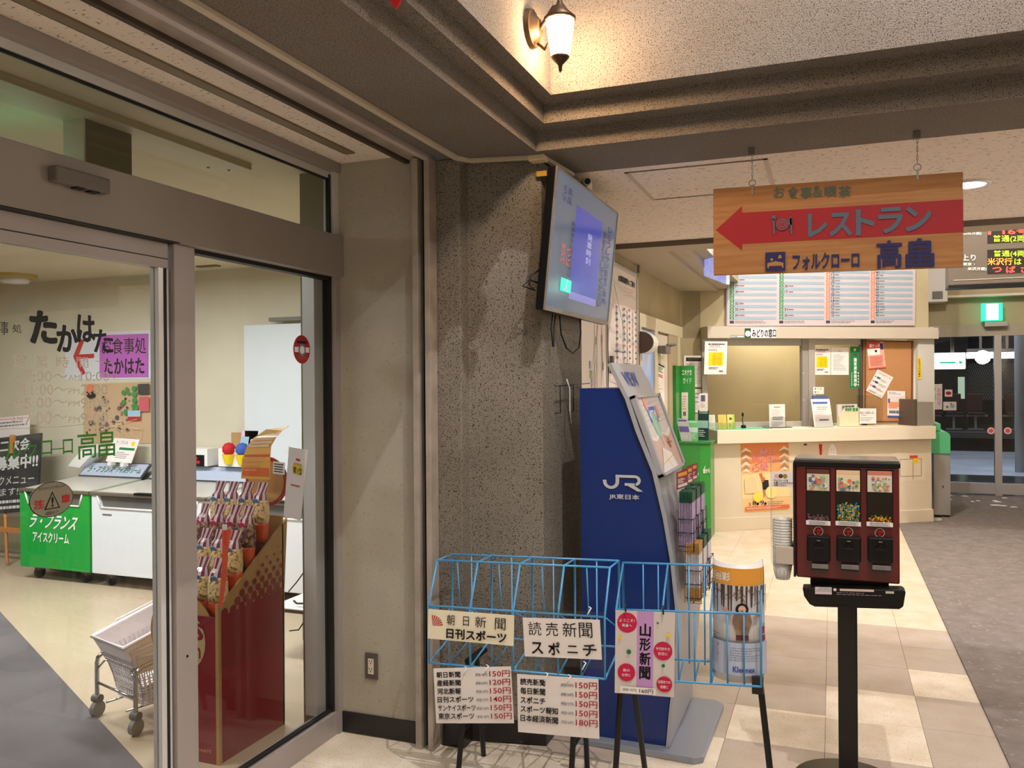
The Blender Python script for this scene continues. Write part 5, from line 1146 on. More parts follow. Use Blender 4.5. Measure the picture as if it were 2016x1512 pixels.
# ceiling downlights of the white hall ceiling
dl = pz(1905, 362, 2.53)
DLE = mat('downlight_glow', (255, 250, 244), .5, em=9)
for n_, (x, y) in enumerate(((dl.x-.0, dl.y), (1.9, 5.2))):
    t = thing('downlight', ('round glowing ceiling downlight just right of the wooden sign', 'round ceiling downlight far right of the hall ceiling')[n_], 'downlight', (x, y, 2.52), 'round downlights in the white hall ceiling')
    MB().lathe([(.085, 0), (.105, .0), (.105, .010), (.085, .010)], (x, y, 2.52), WHT, 28, cap=False).build('trim_ring', t)
    MB().lathe([(.085, .004), (.001, .003)], (x, y, 2.521), DLE, 28).build('lens', t)
    l = area('downlight_lamp', (x, y, 2.516), .12, .12, 16, (1, .93, .87))

# purple monitor in the second light well
a, b2, c = pz(1385, 492, 2.9), None, None
Ym = 7.4
t = thing('hanging_monitor', 'bluish lit monitor hanging in the second light well behind the wooden sign', 'monitor', (-.75, 7.6, 2.45))
m0 = [py(1389, 545, Ym), py(1408, 553, 7.25), py(1406, 480, 7.25), py(1384, 470, Ym)]
MB().slab([py(1386, 543, Ym), py(1430, 560, 7.1), py(1430, 470, 7.1), py(1383, 470, Ym)], .03, mat('monitor_glow', (150, 156, 220), .3, em=.8, var=(6, (220, 220, 240)))).build('screen', t)
MB().tube([(-.62, 7.3, 2.8), (-.62, 7.3, 4.9)], .015, ALUD).build('hanger', t)

# ================================================================== PLATFORM OUTSIDE
SNOW = mat('wet_snow', (176, 186, 204), .45, var=(1.2, (150, 160, 180)), bump=(12, .4, .03))
WET = mat('wet_asphalt', (34, 38, 40), .18, var=(1.1, (70, 76, 84), (.35, 2.2, 1)))
st('floor', 'wet dark platform with patches of snow outside the doors', ((-6, 12.64, -.3), (14, 15.3, -.012)), m=WET)
st('floor', 'snow covered strip of platform beyond the wet part', ((-6, 15.3, -.3), (14, 20.3, -.012)), m=SNOW)
st('floor', 'dark track bed between the platforms', ((-6, 20.3, -1.3), (16, 24.5, -1.2)), m=mat('track_bed', (40, 38, 38), .9))
OPP = mat('platform_dark', (52, 50, 52), .8)
st('floor', 'opposite platform slab', ((-6, 24.5, -1.2), (16, 29.5, .12), OPP), ((-6, 24.45, .0), (16, 24.6, .16), mat('platform_edge', (120, 118, 118), .8)))
st('wall_opposite', 'dark wall behind the opposite platform', ((-6, 29.5, 0), (18, 29.7, 7), mat('opp_wall', (58, 64, 72), .9, var=(1.2, (44, 50, 58)))))
st('ceiling_platform', 'dark canopy over the platform', ((-6, 12.8, 4.0), (16, 19, 4.1), mat('canopy', (70, 78, 84), .8)))
rdf = MB()
xa_, xb_ = py(1840, 800, 28.6).x, py(2040, 800, 28.6).x
for i in range(46):
    x = xa_+(xb_-xa_)*i/45
    rdf.cyl((x, 28.6, .9), (x+.5, 28.6, 2.0), .01, mat('mesh_wire', (130, 130, 128), .6), 4, cap=False).cyl((x+.5, 28.6, .9), (x, 28.6, 2.0), .01, mat('mesh_wire', (130, 130, 128), .6), 4, cap=False)
rdf.build('mesh_fence', None, 'grey wire mesh fence behind the platform seats', 'fence', None, 'stuff')
def pos(x, y, Y): return py(x, y, Y)
MAR = mat('seat_maroon', (64, 34, 34), .5)
sx = [py(x, 840, 26.5).x for x in (1838, 1877, 1920, 1998)]
for n_, x in enumerate(sx):
    t = thing('platform_chair', ('leftmost', 'second', 'third', 'rightmost')[n_]+' dark maroon chair on the opposite platform seen through the glass', 'chair', (x, 26.5, .12), 'maroon chairs on the opposite platform')
    MB().box((x-.2, 26.7, .62), (x+.22, 26.76, 1.12), MAR).build('backrest', t, bevel=.02); MB().box((x-.22, 26.3, .55), (x+.24, 26.75, .61), MAR).build('seat', t, bevel=.02)
    MB().box((x-.3, 26.4, .48), (x+.3, 26.5, .54), STEEL).build('beam', t); MB().box((x-.03, 26.42, .12), (x+.03, 26.5, .5), STEEL).box((x-.2, 26.36, .12), (x+.2, 26.56, .15), STEEL).build('leg', t)
t = thing('station_sign', 'bright white platform station sign with a green line and arrow', 'sign', pos(1868, 726, 15))
a, b2 = pos(1822, 727, 15), pos(1901, 694, 15)
MB().box((a.x-1.0, 15, a.z), (b2.x, 15.2, b2.z), mat('sign_lit', (244, 250, 250), .4, em=3.2)).build('light_box', t, bevel=.01)
P = Panel((a.x, 14.999, a.z), (b2.x, 14.999, a.z), (a.x, 14.999, b2.z), .002); GS = mat('sign_lit_green', (60, 200, 150), .4, em=1.3)
P.rect(.36, .55, .75, .66, GS); P.rect(0, .58, .03, .72, GS); P.poly([(.84, .48), (.95, .6), (.84, .72)], GS); P.done('print', t)
MB().box((a.x-.6, 15.08, b2.z), (a.x-.5, 15.12, 4.0), GREYP).box((b2.x-.2, 15.08, b2.z), (b2.x-.15, 15.12, 4.0), GREYP).build('hanger', t)
for n_, (xl, xr) in enumerate(((1903, 1958), (1966, 1999))):
    a, b2 = pos(xl, 700, 17), pos(xr, 699, 17)
    t = thing('fluorescent_lamp', ('left', 'right')[n_]+' long white fluorescent lamp under the platform canopy', 'lamp', ((a.x+b2.x)/2, 17, a.z))
    MB().cyl((a.x, 17, a.z), (b2.x, 17, b2.z), .055, mat('tube_glow', (225, 225, 255), .4, em=9), 10).build('tube', t)
    MB().box((a.x, 16.96, a.z+.06), (b2.x, 17.04, a.z+.12), GREYP).build('housing', t); MB().box(((a.x+b2.x)/2-.02, 16.98, a.z+.1), ((a.x+b2.x)/2+.02, 17.02, 4.0), GREYP).build('hanger', t)
area('platform_light', (2.5, 16, 3.6), 3, 1.5, 130, (.86, .92, 1))
area('platform_light', (4.0, 24, 4.6), 4, 1.5, 160, (.80, .88, 1))
xp = pos(2008, 900, 16)
MB().cyl((xp.x, 16, -.012), (xp.x, 16, 4.0), .075, mat('post_paint', (150, 156, 166), .5), 16).build('platform_post', None, 'thick pale steel post on the snowy platform', 'post')
t = thing('waiting_hut', 'dark shelter with a lit pale window across the tracks', 'hut', (5.2, 27.9, .12))
a, b2 = pos(1886, 785, 27.8), pos(1899, 742, 27.8)
MB().box((a.x-2.2, 27.8, .12), (b2.x+.1, 28.5, 3.4), mat('hut_dark', (44, 42, 40), .8)).build('body', t); MB().box((a.x, 27.78, a.z), (b2.x, 27.8, b2.z), mat('hut_window', (200, 226, 196), .4, em=.6)).build('window', t)
# snow clumps on the carpet by the door
for n_ in range(16):
    rd = random.Random(n_+50); x = rd.uniform(1.35, 2.5); y = rd.uniform(11.2, 12.4); r = rd.uniform(.012, .035)
    MB().lathe([(r, 0), (r*.8, .006), (r*.3, .010), (.001, .010)], (x, y, .009), mat('snow_bit', (236, 230, 226), .6), 7, None, True, 1.6, .7).build('snow_clump', None, 'small clump of trodden snow on the grey carpet before the platform doors', 'snow', 'snow clumps before the platform doors')
# stickers on the platform door
def dsheet(name, label, a, b_, c, m=PAPER, Y=12.60): return sheet(name, label, 'notice', py(*a, Y), py(*b_, Y), py(*c, Y), m, .001, None, None, .001)
o, P = dsheet('door_notice', 'tall white notice with vertical red lettering on the platform door glass', (1826, 807), (1855, 806), (1826, 757)); P.vtext('お知らせ', .66, .15, .92, .85, ink(214, 110, 120), .01); P.vtext('改札口', .35, .1, .55, .6, NAVY); P.vtext('ご注意', .05, .1, .25, .6, NAVY); P.done('print', o)
o, P = dsheet('door_notice', 'small white sticker with a red face on the platform door', (1860, 781), (1875, 781), (1860, 767)); P.circ(.5, .5, .38, REDI, 12, .25); P.done('print', o)
o, P = dsheet('door_notice', 'small wide sticker with grey drawing low on the platform door', (1857, 808), (1883, 808), (1857, 791)); P.circ(.3, .6, .1, GRI); P.circ(.7, .5, .18, LBL); P.circ(.6, .25, .06, REDI); P.done('print', o)
for n_, x in enumerate((1951, 1984)):
    a = py(x, 848, 12.60); MB().cyl((a.x, 12.60, a.z), (a.x, 12.598, a.z), .045, ink(236, 190, 190), 18).cyl((a.x, 12.598, a.z), (a.x, 12.597, a.z), .028, ink(214, 90, 90), 18).build('safety_sticker', None, ('left', 'right')[n_]+' round pink collision sticker on the platform door glass', 'sticker')

# ================================================================== SHOP INTERIOR
# hanging box and light panel seen through the transom
t = thing('hanging_sign_box', 'plain box hanging from the shop ceiling behind the transom glass', 'sign box', (-2.45, 2.28, 2.05))
MB().box((-2.50, 2.175, 2.08), (-2.405, 2.38, 2.5), mat('box_brown', (126, 118, 92), .7)).box((-2.50, 2.168, 2.08), (-2.405, 2.176, 2.5), mat('box_pale', (214, 206, 184), .6)).build('case', t)
t = thing('exit_light', 'green lit emergency sign on the far side of the hanging box', 'exit sign', (-2.6, 2.1, 2.38))
MB().box((-2.75, 2.05, 2.26), (-2.70, 2.22, 2.36), mat('exit_green', (20, 210, 150), .4, em=1.6, emcol=(30, 225, 160))).build('case', t); point('exit_glow', (-2.62, 2.08, 2.36), .10, (.25, 1, .7), .03)
t = thing('ceiling_panel', 'long thin white ceiling plate with two screws inside the shop', 'panel', (-2.42, 2.3, 2.47))
MB().box((-2.52, .6, 2.472), (-2.335, 2.975, 2.5), mat('panel_cream', (206, 196, 164), .6)).build('plate', t, bevel=.002)
for y in (2.93, 2.86): MB().cyl((-2.47+(.05 if y > 2.9 else 0), y, 2.473), (-2.47+(.05 if y > 2.9 else 0), y, 2.468), .006, GREYP, 8).build('screw', t)
q = pz(30, 541, 2.5)
t = thing('ceiling_lamp', 'small round cream ceiling lamp in the shop', 'ceiling lamp', (q.x, q.y, 2.42)); MB().lathe([(.17, .08), (.17, .05), (.12, .045)], (q.x, q.y, 2.42), mat('lamp_rim', (190, 166, 90), .5), 24, cap=False).build('rim', t); MB().lathe([(.12, .045), (.10, .01), (.001, .0)], (q.x, q.y, 2.42), WHT, 24).build('shade', t)
q = pz(410, 523, 2.5); MB().box((q.x-.1, q.y-.03, 2.49), (q.x+.1, q.y+.03, 2.5), mat('vent_brown', (120, 104, 76), .6)).build('ceiling_vent', None, 'small brown vent in the shop ceiling above the white door', 'vent')
# posters on back wall
YW = 5.595
def bs(name, label, a, b_, c, m=PAPER, Y=YW, cat='poster', t=.004): return sheet(name, label, cat, py(*a, Y), py(*b_, Y), py(*c, Y), m, t, None, None, .002)
o, P = bs('wall_board', 'white board with green lettering on the back wall of the shop', (128, 748), (379, 744), (128, 657), ink(214, 216, 222), cat='board')
P.vtext('ご予約', .72, .05, .80, .9, GRN, .02); P.done('lettering', o)
# red arrow on the board
P = Panel(py(128, 748, YW-.004), py(379, 744, YW-.004), py(128, 657, YW-.004), .002)
P.poly([(.07, .5), (.13, .12), (.16, .16), (.115, .46), (.24, .45), (.24, .54), (.115, .55), (.17, .86), (.14, .9)], REDI); P.done('arrow', o)
o, P = bs('purple_sign', 'purple restaurant sign with black brush lettering on the shop back wall', (196, 743), (291, 742), (196, 660), ink(186, 96, 190), YW-.008, 'sign')
P.text('お食事処', .05, .08, .97, .46, BKI, .0); P.text('たかはた', .1, .56, .93, .92, BKI, .02); P.done('lettering', o)
o, P = bs('wall_map', 'brown illustrated town map poster on the shop back wall', (164, 873), (298, 873), (166, 756), ink(196, 166, 130), cat='map')
rd = random.Random(5)
for i in range(46): P.circ(rd.uniform(.08, .68), rd.uniform(.2, .8), rd.uniform(.01, .03), ink(*rd.choice([(90, 80, 96), (60, 60, 70), (120, 100, 90), (150, 130, 120)])), 8)
for i in range(12): P.circ(rd.uniform(.6, .85), rd.uniform(.08, .6), rd.uniform(.02, .045), ink(60, 140, 70), 8)
P.circ(.12, .16, .06, BKI); P.circ(.11, .08, .05, ORG); P.rect(.82, .03, .98, .2, ink(60, 60, 60)); P.rect(.84, .24, .98, .48, ink(200, 90, 100)); P.rect(.68, .46, .86, .56, LBL); P.rect(.68, .56, .86, .62, REDI)
for i in range(14): P.line(rd.uniform(.1, .9), rd.uniform(.6, .95), rd.uniform(.1, .9), rd.uniform(.6, .95), .006, ink(220, 196, 160))
P.done('map_print', o)
a = py(492, 1150, 5.55); b2 = py(640, 640, 5.55)
t = thing('white_partition', 'tall plain pale blue white panel standing at the back of the shop', 'panel', ((a.x+b2.x)/2, 5.5, 0))
MB().box((a.x, 5.50, 0), (b2.x, 5.56, py(492, 640, 5.5).z), mat('panel_bluewhite', (206, 212, 216), .5)).build('panel', t, bevel=.003); MB().box((a.x+.25, 5.49, py(530, 633, 5.5).z), (b2.x, 5.53, py(530, 633, 5.5).z+.03), GREYP).build('rail', t)

# ice cream freezers
FRW = mat('freezer_white', (224, 228, 232), .3, coat=.2); FRG = mat('freezer_green', (20, 158, 56), .3, coat=.2); DKG = mat('freezer_inside', (96, 92, 88), .4); LID = mat('freezer_lid', (196, 192, 180), .25)
def freezer(x0, x1, body, label):
    t = thing('ice_cream_freezer', label, 'freezer', ((x0+x1)/2, 5.15, 0)); Y0, Y1 = 4.85, 5.50
    zt, zb = .715, .10
    b = MB(); w = x1-x0
    # front with U shaped glass opening at the top
    b.prism([(x0, zb), (x1, zb), (x1, zt-.01), (x1-.07, zt-.01), (x1-.10, zt-.10), (x0+.10, zt-.10), (x0+.07, zt-.01), (x0, zt-.01)], -(Y0+.05), -Y0, body, MXZ)
    b.box((x0, Y0+.05, zb), (x1, Y1, zt-.02), FRW if body is FRW else body); b.build('body', t, bevel=.006)
    b = MB(); b.box((x0+.075, Y0+.02, zt-.10), (x1-.075, Y0+.04, zt-.015), DKG); b.build('front_glass', t)
    b = MB()
    b.prism([(x0+.06, zt-.012), (x0+.095, zt-.11), (x1-.095, zt-.11), (x1-.06, zt-.012), (x1-.075, zt-.012), (x1-.105, zt-.098), (x0+.105, zt-.098), (x0+.075, zt-.012)], -(Y0+.01), -(Y0-.006), WHT, MXZ) if 0 else None
    for p, q in (((x0+.065, zt-.012), (x0+.098, zt-.105)), ((x0+.098, zt-.105), (x1-.098, zt-.105)), ((x1-.098, zt-.105), (x1-.065, zt-.012))):
        b.tube([(p[0], Y0-.003, p[1]), (q[0], Y0-.003, q[1])], .007, WHT)
    b.build('opening_rim', t)
    MB().box((x0-.005, Y0-.012, zt-.012), (x1+.005, Y0+.03, zt+.012), mat('rim_grey', (128, 116, 104), .35, .5)).build('front_rim', t, bevel=.004)
    n2 = Vector((0, .55, .125))
    MB().slab([(x0+.02, Y0+.03, zt+.012), (x1-.02, Y0+.03, zt+.012), (x1-.02, Y1-.10, zt+.05), (x0+.02, Y1-.10, zt+.05)], .02, LID).build('sliding_lid', t)
    MB().prism([(Y0+.03, zt-.02), (Y1-.1, zt-.02), (Y1-.1, zt+.03), (Y0+.03, zt-.006)], x0, x0+.02, body, Matrix(((0, 0, 1, 0), (1, 0, 0, 0), (0, 1, 0, 0), (0, 0, 0, 1)))).prism([(Y0+.03, zt-.02), (Y1-.1, zt-.02), (Y1-.1, zt+.03), (Y0+.03, zt-.006)], x1-.02, x1, body, Matrix(((0, 0, 1, 0), (1, 0, 0, 0), (0, 1, 0, 0), (0, 0, 0, 1)))).build('cheek', t)
    MB().box((x0+w*.4, Y0-.02, zt+.006), (x0+w*.62, Y0+.03, zt+.022), BLK).build('lid_handle', t, bevel=.005)
    a, b_, c = Vector((x0+.02, Y1-.11, zt+.05)), Vector((x1-.02, Y1-.11, zt+.05)), Vector((x0+.02, Y1+.01, zt+.165))
    MB().slab([a, b_, b_+c-a, c], .015, mat('sign_frame', (70, 70, 76), .4)).build('sign_frame', t)
    u = (b_-a)*.02; vv = (c-a)*.08
    MB().slab([a+u+vv+Vector((0, -.004, .004)), b_-u+vv+Vector((0, -.004, .004)), b_-u+(c-a)-vv+Vector((0, -.004, .004)), c+u-vv+Vector((0, -.004, .004))], .003, mat('sign_face', (176, 186, 206), .3)).build('sign_face', t)
    for xx in (x0+.12, x1-.12): MB().cyl((xx-.012, Y0+.08, .045), (xx+.012, Y0+.08, .045), .045, RUB, 14).box((xx-.02, Y0+.05, .06), (xx+.02, Y0+.11, .11), GREYP).build('caster', t)
    MB().box((x0+.02, Y0+.25, .02), (x1-.02, Y1-.02, .10), mat('under_dark', (30, 24, 24), .8)).build('compressor_base', t)
    return t, Panel(a+u+vv+Vector((0, -.006, .006)), b_-u+vv+Vector((0, -.006, .006)), c+u-vv+Vector((0, -.006, .006)), .001)
t, P = freezer(-6.10, -5.36, FRG, 'bright green ice cream freezer with white lettering')
P.text('ラ・フランス', .08, .3, .5, .75, GRN, .01); P.text('アイスクリーム', .55, .3, .95, .75, GRN, .01); P.done('sign_print', t)
P = Panel((-6.10, 4.848, .10), (-5.36, 4.848, .10), (-6.10, 4.848, .715), .001)
P.text('ラ・フランス', .13, .31, .80, .48, WHI, .02, .1); P.text('アイスクリーム', .20, .53, .72, .66, WHI, .02); P.done('lettering', t)
t, P = freezer(-5.335, -4.24, FRW, 'long white freezer beside the green one')
P.rect(.08, .12, .36, .85, ink(206, 220, 196)); P.rect(.13, .2, .30, .7, ink(70, 150, 210)); P.rect(.24, .14, .34, .3, REDI); P.done('sign_print', t)
MB().box((-5.22, 4.846, .555), (-5.13, 4.851, .565), GREYP).build('badge', t)
t, P = freezer(-4.215, -3.05, FRW, 'second white freezer behind the popcorn stand')
P.rect(.30, .12, .52, .88, ink(236, 230, 110)); P.text('￥750円', .31, .22, .50, .75, BKI, .02); P.rect(.62, .10, .90, .9, ink(230, 224, 236)); P.dash(.64, .16, .88, .84, 3, ink(150, 50, 90), 3, .6); P.done('sign_print', t)
# things on the freezers
t = thing('menu_stand', 'white tilted menu card on little clips on top of the green freezer', 'menu card', py(255, 915, 5.4))
a, b_, c = py(208, 908, 5.42), py(258, 912, 5.42), py(225, 862, 5.5)
MB().slab([a, b_, b_+c-a, c], .006, PAPER).build('card', t); P = Panel(a, b_, c, .001); P.text('ラ・フランス', .15, .1, .6, .25, GRN); P.rect(.35, .38, .95, .48, GRN); P.dash(.3, .55, .9, .85, 4, GRI, 2, .3); P.circ(.82, .2, .07, YEL); P.done('print', t)
for u in (.25, .75): 
    q = a+(b_-a)*u; MB().box((q.x-.02, q.y-.03, q.z-.03), (q.x+.02, q.y+.02, q.z), WHT).build('clip', t)
a = py(142, 917, 5.45); MB().prism([(a.x, a.z), (a.x+.14, a.z-.01), (a.x+.30, a.z+.12), (a.x+.22, a.z+.19), (a.x+.05, a.z+.05)], -5.55, -5.40, WHT, MXZ).build('white_box', None, 'tilted white carton on top of the green freezer', 'box', bevel=.004)
a = py(377, 917, 5.42); b2 = py(408, 884, 5.42)
MB().box((a.x-.12, 5.42, a.z), (b2.x, 5.56, b2.z), WHT).box((a.x, 5.415, a.z+.0), (b2.x-.03, 5.42, b2.z-.05), BLK).build('ice_box', None, 'white and black carton with red fruit picture on the second white freezer', 'box')
bb = MB(); [bb.ball((a.x+.03+.025*(i % 3), 5.412, a.z+.03+.03*(i//3)), .016, REDI, 8) for i in range(5)]; 
bb.build('fruit_picture', bpy.data.objects['ice_box'])
a, b2 = py(430, 918, 5.42), py(480, 884, 5.42)
t = thing('display_carton', 'open white carton with shaved ice cup pictures on the second white freezer', 'box', (a.x+.2, 5.48, a.z))
MB().box((a.x, 5.42, a.z), (b2.x+.1, 5.56, b2.z), WHT).build('carton', t); MB().box((a.x+.03, 5.54, b2.z), (a.x+.2, 5.56, b2.z+.12), mat('kraft', (176, 136, 90), .8)).build('flap', t)
MB().ball((a.x+.11, 5.415, a.z+.14), .055, REDI, 12).cyl((a.x+.11, 5.415, a.z+.02), (a.x+.11, 5.415, a.z+.1), .03, YEL, 12, .055).ball((a.x+.24, 5.415, a.z+.14), .055, BLU, 12).cyl((a.x+.24, 5.415, a.z+.02), (a.x+.24, 5.415, a.z+.1), .03, YEL, 12, .055).build('cup_picture', t)
o, P = sheet('pink_card', 'pink and blue cards standing in the display carton', 'card', (a.x+.14, 5.50, b2.z-.02), (a.x+.3, 5.50, b2.z-.02), (a.x+.17, 5.50, b2.z+.14), ink(226, 190, 214)); P.rect(0, .3, .5, 1, LBL); P.circ(.7, .5, .1, PNK); P.done('print', o)

# chalkboard easel
E_ = thing('menu_easel', 'dark chalkboard menu on a wooden easel at the left edge of the shop view', 'easel', (-6.9, 5.3, 0))
a, b_, c = py(-60, 1015, 5.2), py(72, 1005, 5.2), py(-50, 868, 5.3)
MB().slab([a, b_, b_+c-a, c], .02, mat('chalkboard', (44, 44, 46), .7, var=(6, (60, 58, 58)))).build('board', E_)
P = Panel(a, b_, c, .001); CHK = ink(206, 206, 200)
P.text('二次会', .40, .04, .85, .2, CHK, .02); P.text('募集中!!', .36, .26, .98, .44, CHK, .03); P.text('ランクメニュー', .2, .52, .94, .64, CHK); P.text('ます!!', .45, .68, .75, .78, CHK); P.dash(.4, .82, .9, .97, 2, CHK, 3, .5); P.done('chalk_lettering', E_)
EW = mat('easel_wood', (190, 126, 66), .6)
for (p, q) in (((10, 1010), (14, 1110)), ((60, 1010), (84, 1120))): 
    P0, P1 = py(p[0], p[1], 5.22), py(q[0], q[1], 5.15); MB().cyl(P0, Vector((P1.x, P1.y, max(.0, P1.z))), .014, EW, 6).build('leg', E_)
P0, P1 = py(-20, 1040, 5.20), py(70, 1040, 5.20); MB().box((P0.x, 5.18, P0.z-.02), (P1.x, 5.21, P0.z+.02), EW).build('crossbar', E_)
P0 = py(24, 870, 5.28); MB().box((P0.x-.02, 5.27, P0.z-.1), (P0.x+.02, 5.3, P0.z+.06), EW).build('top_post', E_)
o, P = bs('menu_note', 'white note sheet with a folded corner on the wall above the chalkboard', (-30, 865), (58, 858), (-30, 825), PAPER, 5.45, 'note'); P.dash(.1, .2, .9, .5, 2, GRI, 2, .4, .1); P.line(.3, .1, .95, .1, .05, PNK); P.done('print', o)

# ---- popcorn display stand
PC = thing('popcorn_stand', 'red cardboard popcorn display stand behind the shop glass', 'display stand', (-2.6, 2.95, 0))
KR = mat('kraft_card', (176, 138, 84), .8); PRD = mat('stand_red', (132, 22, 32), .5)
xs0, xs1 = -2.335, -2.665; yf, yb3 = 2.745, 3.175; zf, zr_ = .645, .935
MYZ = Matrix(((0, 0, 1, 0), (1, 0, 0, 0), (0, 1, 0, 0), (0, 0, 0, 1)))
side = [(yf, 0), (yb3, 0), (yb3+.005, .6), (yb3+.03, zr_), (yf+.01, zf)]
for xx in (xs0-.010, xs1): MB().prism(side, xx, xx+.010, KR, MYZ).build('side_panel', PC)
P = Panel((xs0, yf+.012, .002), (xs0, yb3-.012, .002), (xs0, yf+.012, 1.002), .0006)
P.poly([(0, 1), (1, 1), (1, .385), (0, .40)], PRD)
for r in range(8):
    n = 8 
    for k in range(n):
        u = .05+.13*k+(.065 if r % 2 else 0); v = .392-.03*r; rr = .052*(1-r*.115)
        line = 1-(zf+(zr_-zf)*u)
        if u < 1 and v > line+.05: P.circ(u, v, rr, PRD, 12, rr*P.asp)
P.done('print', PC)
fp = MB().box((xs1, yf-.008, 0), (xs0, yf, .60), PRD).box((xs0-.012, yf-.009, 0), (xs0+.003, yf+.006, .655), KR); fp.build('front_panel', PC)
P = Panel((xs1, yf-.0085, 0), (xs0-.012, yf-.0085, 0), (xs1, yf-.0085, .70), .0006)
P.circ(.42, .30, .42, ink(196, 168, 120), 30); P.text('popcorn', .12, .33, .76, .42, PRD, .03); P.text('JOYS', .10, .19, .80, .31, PRD, .05); P.text('your heart', .45, .91, .92, .945, ink(220, 140, 130), .0); P.done('print', PC)
MB().cyl((xs1+.14, yf-.004, .52), (xs1+.14, yf, .52), .165, KR, 30).build('round_header', PC)
MB().box((xs1, yb3-.01, 0), (xs0, yb3, .95), KR).build('rear_panel', PC)
MB().cyl((xs0-.10, yb3+.01, 1.1), (xs0-.10, yb3+.02, 1.1), .115, ink(150, 34, 40), 28).cyl((xs0-.10, yb3+.008, 1.1), (xs0-.10, yb3+.02, 1.1), .098, KR, 28).build('rear_header', PC)
rows = [(2.80, .555), (2.895, .655), (2.99, .745), (3.085, .835)]
for n_, (y, z) in enumerate(rows): MB().box((xs1+.01, y-.045, z-.01), (xs0-.011, y+.05, z), mat('shelf_maroon', (96, 30, 30), .7)).box((xs1+.01, y-.047, z-.12), (xs0-.011, y-.043, z), mat('shelf_maroon', (96, 30, 30), .7)).build('shelf', PC)
# bags
FOIL = mat('bag_orange', (216, 84, 24), .28, coat=.5, var=(30, (196, 64, 20)), space='Object'); POP = mat('popcorn_fill', (236, 208, 150), .35, speck=(70, (170, 120, 60), .60), bump=(90, .8, .01), space='Object', coat=.5); POPD = mat('popcorn_dark', (170, 130, 100), .35, speck=(60, (90, 50, 40), .5), bump=(90, .8, .01), space='Object', coat=.5)
STR = mat('bag_stripe_dark', (132, 60, 76), .25, coat=.6); STL = mat('bag_stripe_light', (230, 208, 212), .25, coat=.6); BDG = mat('bag_badge_blue', (110, 150, 190), .4); BDP = mat('bag_badge_pink', (220, 60, 110), .4)
def bag(x, y, z, fill, badge, label, rot=0):
    t = thing('popcorn_bag', label, 'popcorn bag', (x, y, z))
    R = .041
    MB().lathe([(.012, 0), (R*.8, .006), (R*.95, .03), (R, .06), (R*1.02, .075)], (x, y, z), FOIL, 14, None, True, 1, .62).build('foil', t)
    MB().lathe([(R*1.02, .075), (R*1.08, .10), (R*1.06, .13), (R*.94, .155)], (x, y, z), fill, 14, None, True, 1, .66).build('popcorn_window', t)
    b = MB(); n = 14
    pr = [(R*.93, .155), (R*.84, .170), (R*.60, .182), (R*.66, .198), (R*.74, .216)]
    for i in range(len(pr)-1):
        for j in range(n):
            def pt(k, jj):
                a = 2*PI*jj/n; r, h = pr[k]; sy = (.66, .5, .3, .12, .05)[k]; lean = (0, 0, .004, .012, .022)[k]
                return (x+r*math.cos(a)+lean*.6, y+r*sy*math.sin(a)+lean*.3, z+h)
            b.add([pt(i, j), pt(i, j+1), pt(i+1, j+1), pt(i+1, j)], [(0, 1, 2, 3)], STR if j % 2 else STL, False)
    b.build('gathered_top', t)
    MB().cyl((x-.004, y-R*.60, z+.150), (x-.004, y-R*.60-.003, z+.148), .016, badge, 12).build('badge', t)
    t.scale = (1, 1, 1.26); return t
b0 = bag(-2.39, 3.085, .836, POP, BDG, 'x'); b1 = bag(-2.39, 2.99, .746, POPD, BDP, 'x'); 
RN = ('front', 'second', 'third', 'rear')
CNm = ('rightmost', 'second from the right', 'third from the right', 'fourth from the right', 'fifth from the right', 'leftmost')
for r_, (y, z) in enumerate(rows):
    src = b1 if r_ == 2 else b0
    for k in range(4):
        x = -2.385-.078*k; 
        if (r_ == 3 and k == 0): o = b0
        elif (r_ == 2 and k == 0): o = b1
        else: o = dup(src, (x+random.uniform(-.004, .004), y+random.uniform(-.006, .004), z+.001), None, None, random.uniform(-.25, .25))
        o['label'] = CNm[k]+' orange popcorn bag in the '+RN[r_]+' row of the stand'; o['group'] = 'popcorn bags in the '+RN[r_]+' row of the stand'
# flags and cards on the stand
def bent(name, label, pts_bot, pts_top, m, prt=None):
    n = len(pts_bot); vs = list(pts_bot)+list(pts_top); b = MB()
    b.add(vs, [(i, i+1, n+i+1, n+i) for i in range(n-1)], m, True); o = b.build(name, None, label, 'card')
    for p_ in o.data.polygons: p_.use_smooth = False
    md = o.modifiers.new('solid', 'SOLIDIFY'); md.thickness = .0012
    return o
yy = 3.10
lft = [py(475, 942, yy), py(477, 905, yy), py(486, 880, yy+.01), py(500, 862, yy+.02), py(525, 845, yy+.03), py(568, 839, yy+.06)]
rgt = [py(531, 944, yy), py(532, 905, yy), py(534, 878, yy+.01), py(545, 860, yy+.02), py(556, 848, yy+.03), py(569, 838, yy+.06)]
o = bent('curved_card', 'yellow orange curved leaflet leaning over the popcorn bags', lft, rgt, mat('leaflet_yellow', (240, 178, 80), .35, coat=.3))
def warp2(L_, R_):
    def f(u, v, z):
        t_ = (1-v)*(len(L_)-1); i = min(int(t_), len(L_)-2); g = t_-i
        return (L_[i]*(1-g)+L_[i+1]*g)*(1-u)+(R_[i]*(1-g)+R_[i+1]*g)*u+Vector((.3, -.95, 0))*z
    return f
P = Panel((0, 0, 0), (.15, 0, 0), (0, 0, .28), warp=warp2(lft, rgt)); P.z0 = .002; P.dash(.1, .12, .9, .3, 3, ink(250, 220, 150), 8, .5); P.rect(.08, .45, .96, .62, ink(232, 150, 70)); P.dash(.1, .40, .95, .62, 3, ink(240, 220, 190), 4, .7, .1); P.rect(.04, .72, .97, .97, ink(222, 110, 60)); P.dash(.1, .75, .9, .93, 4, ink(240, 170, 120), 3, .4); P.done('print', o)
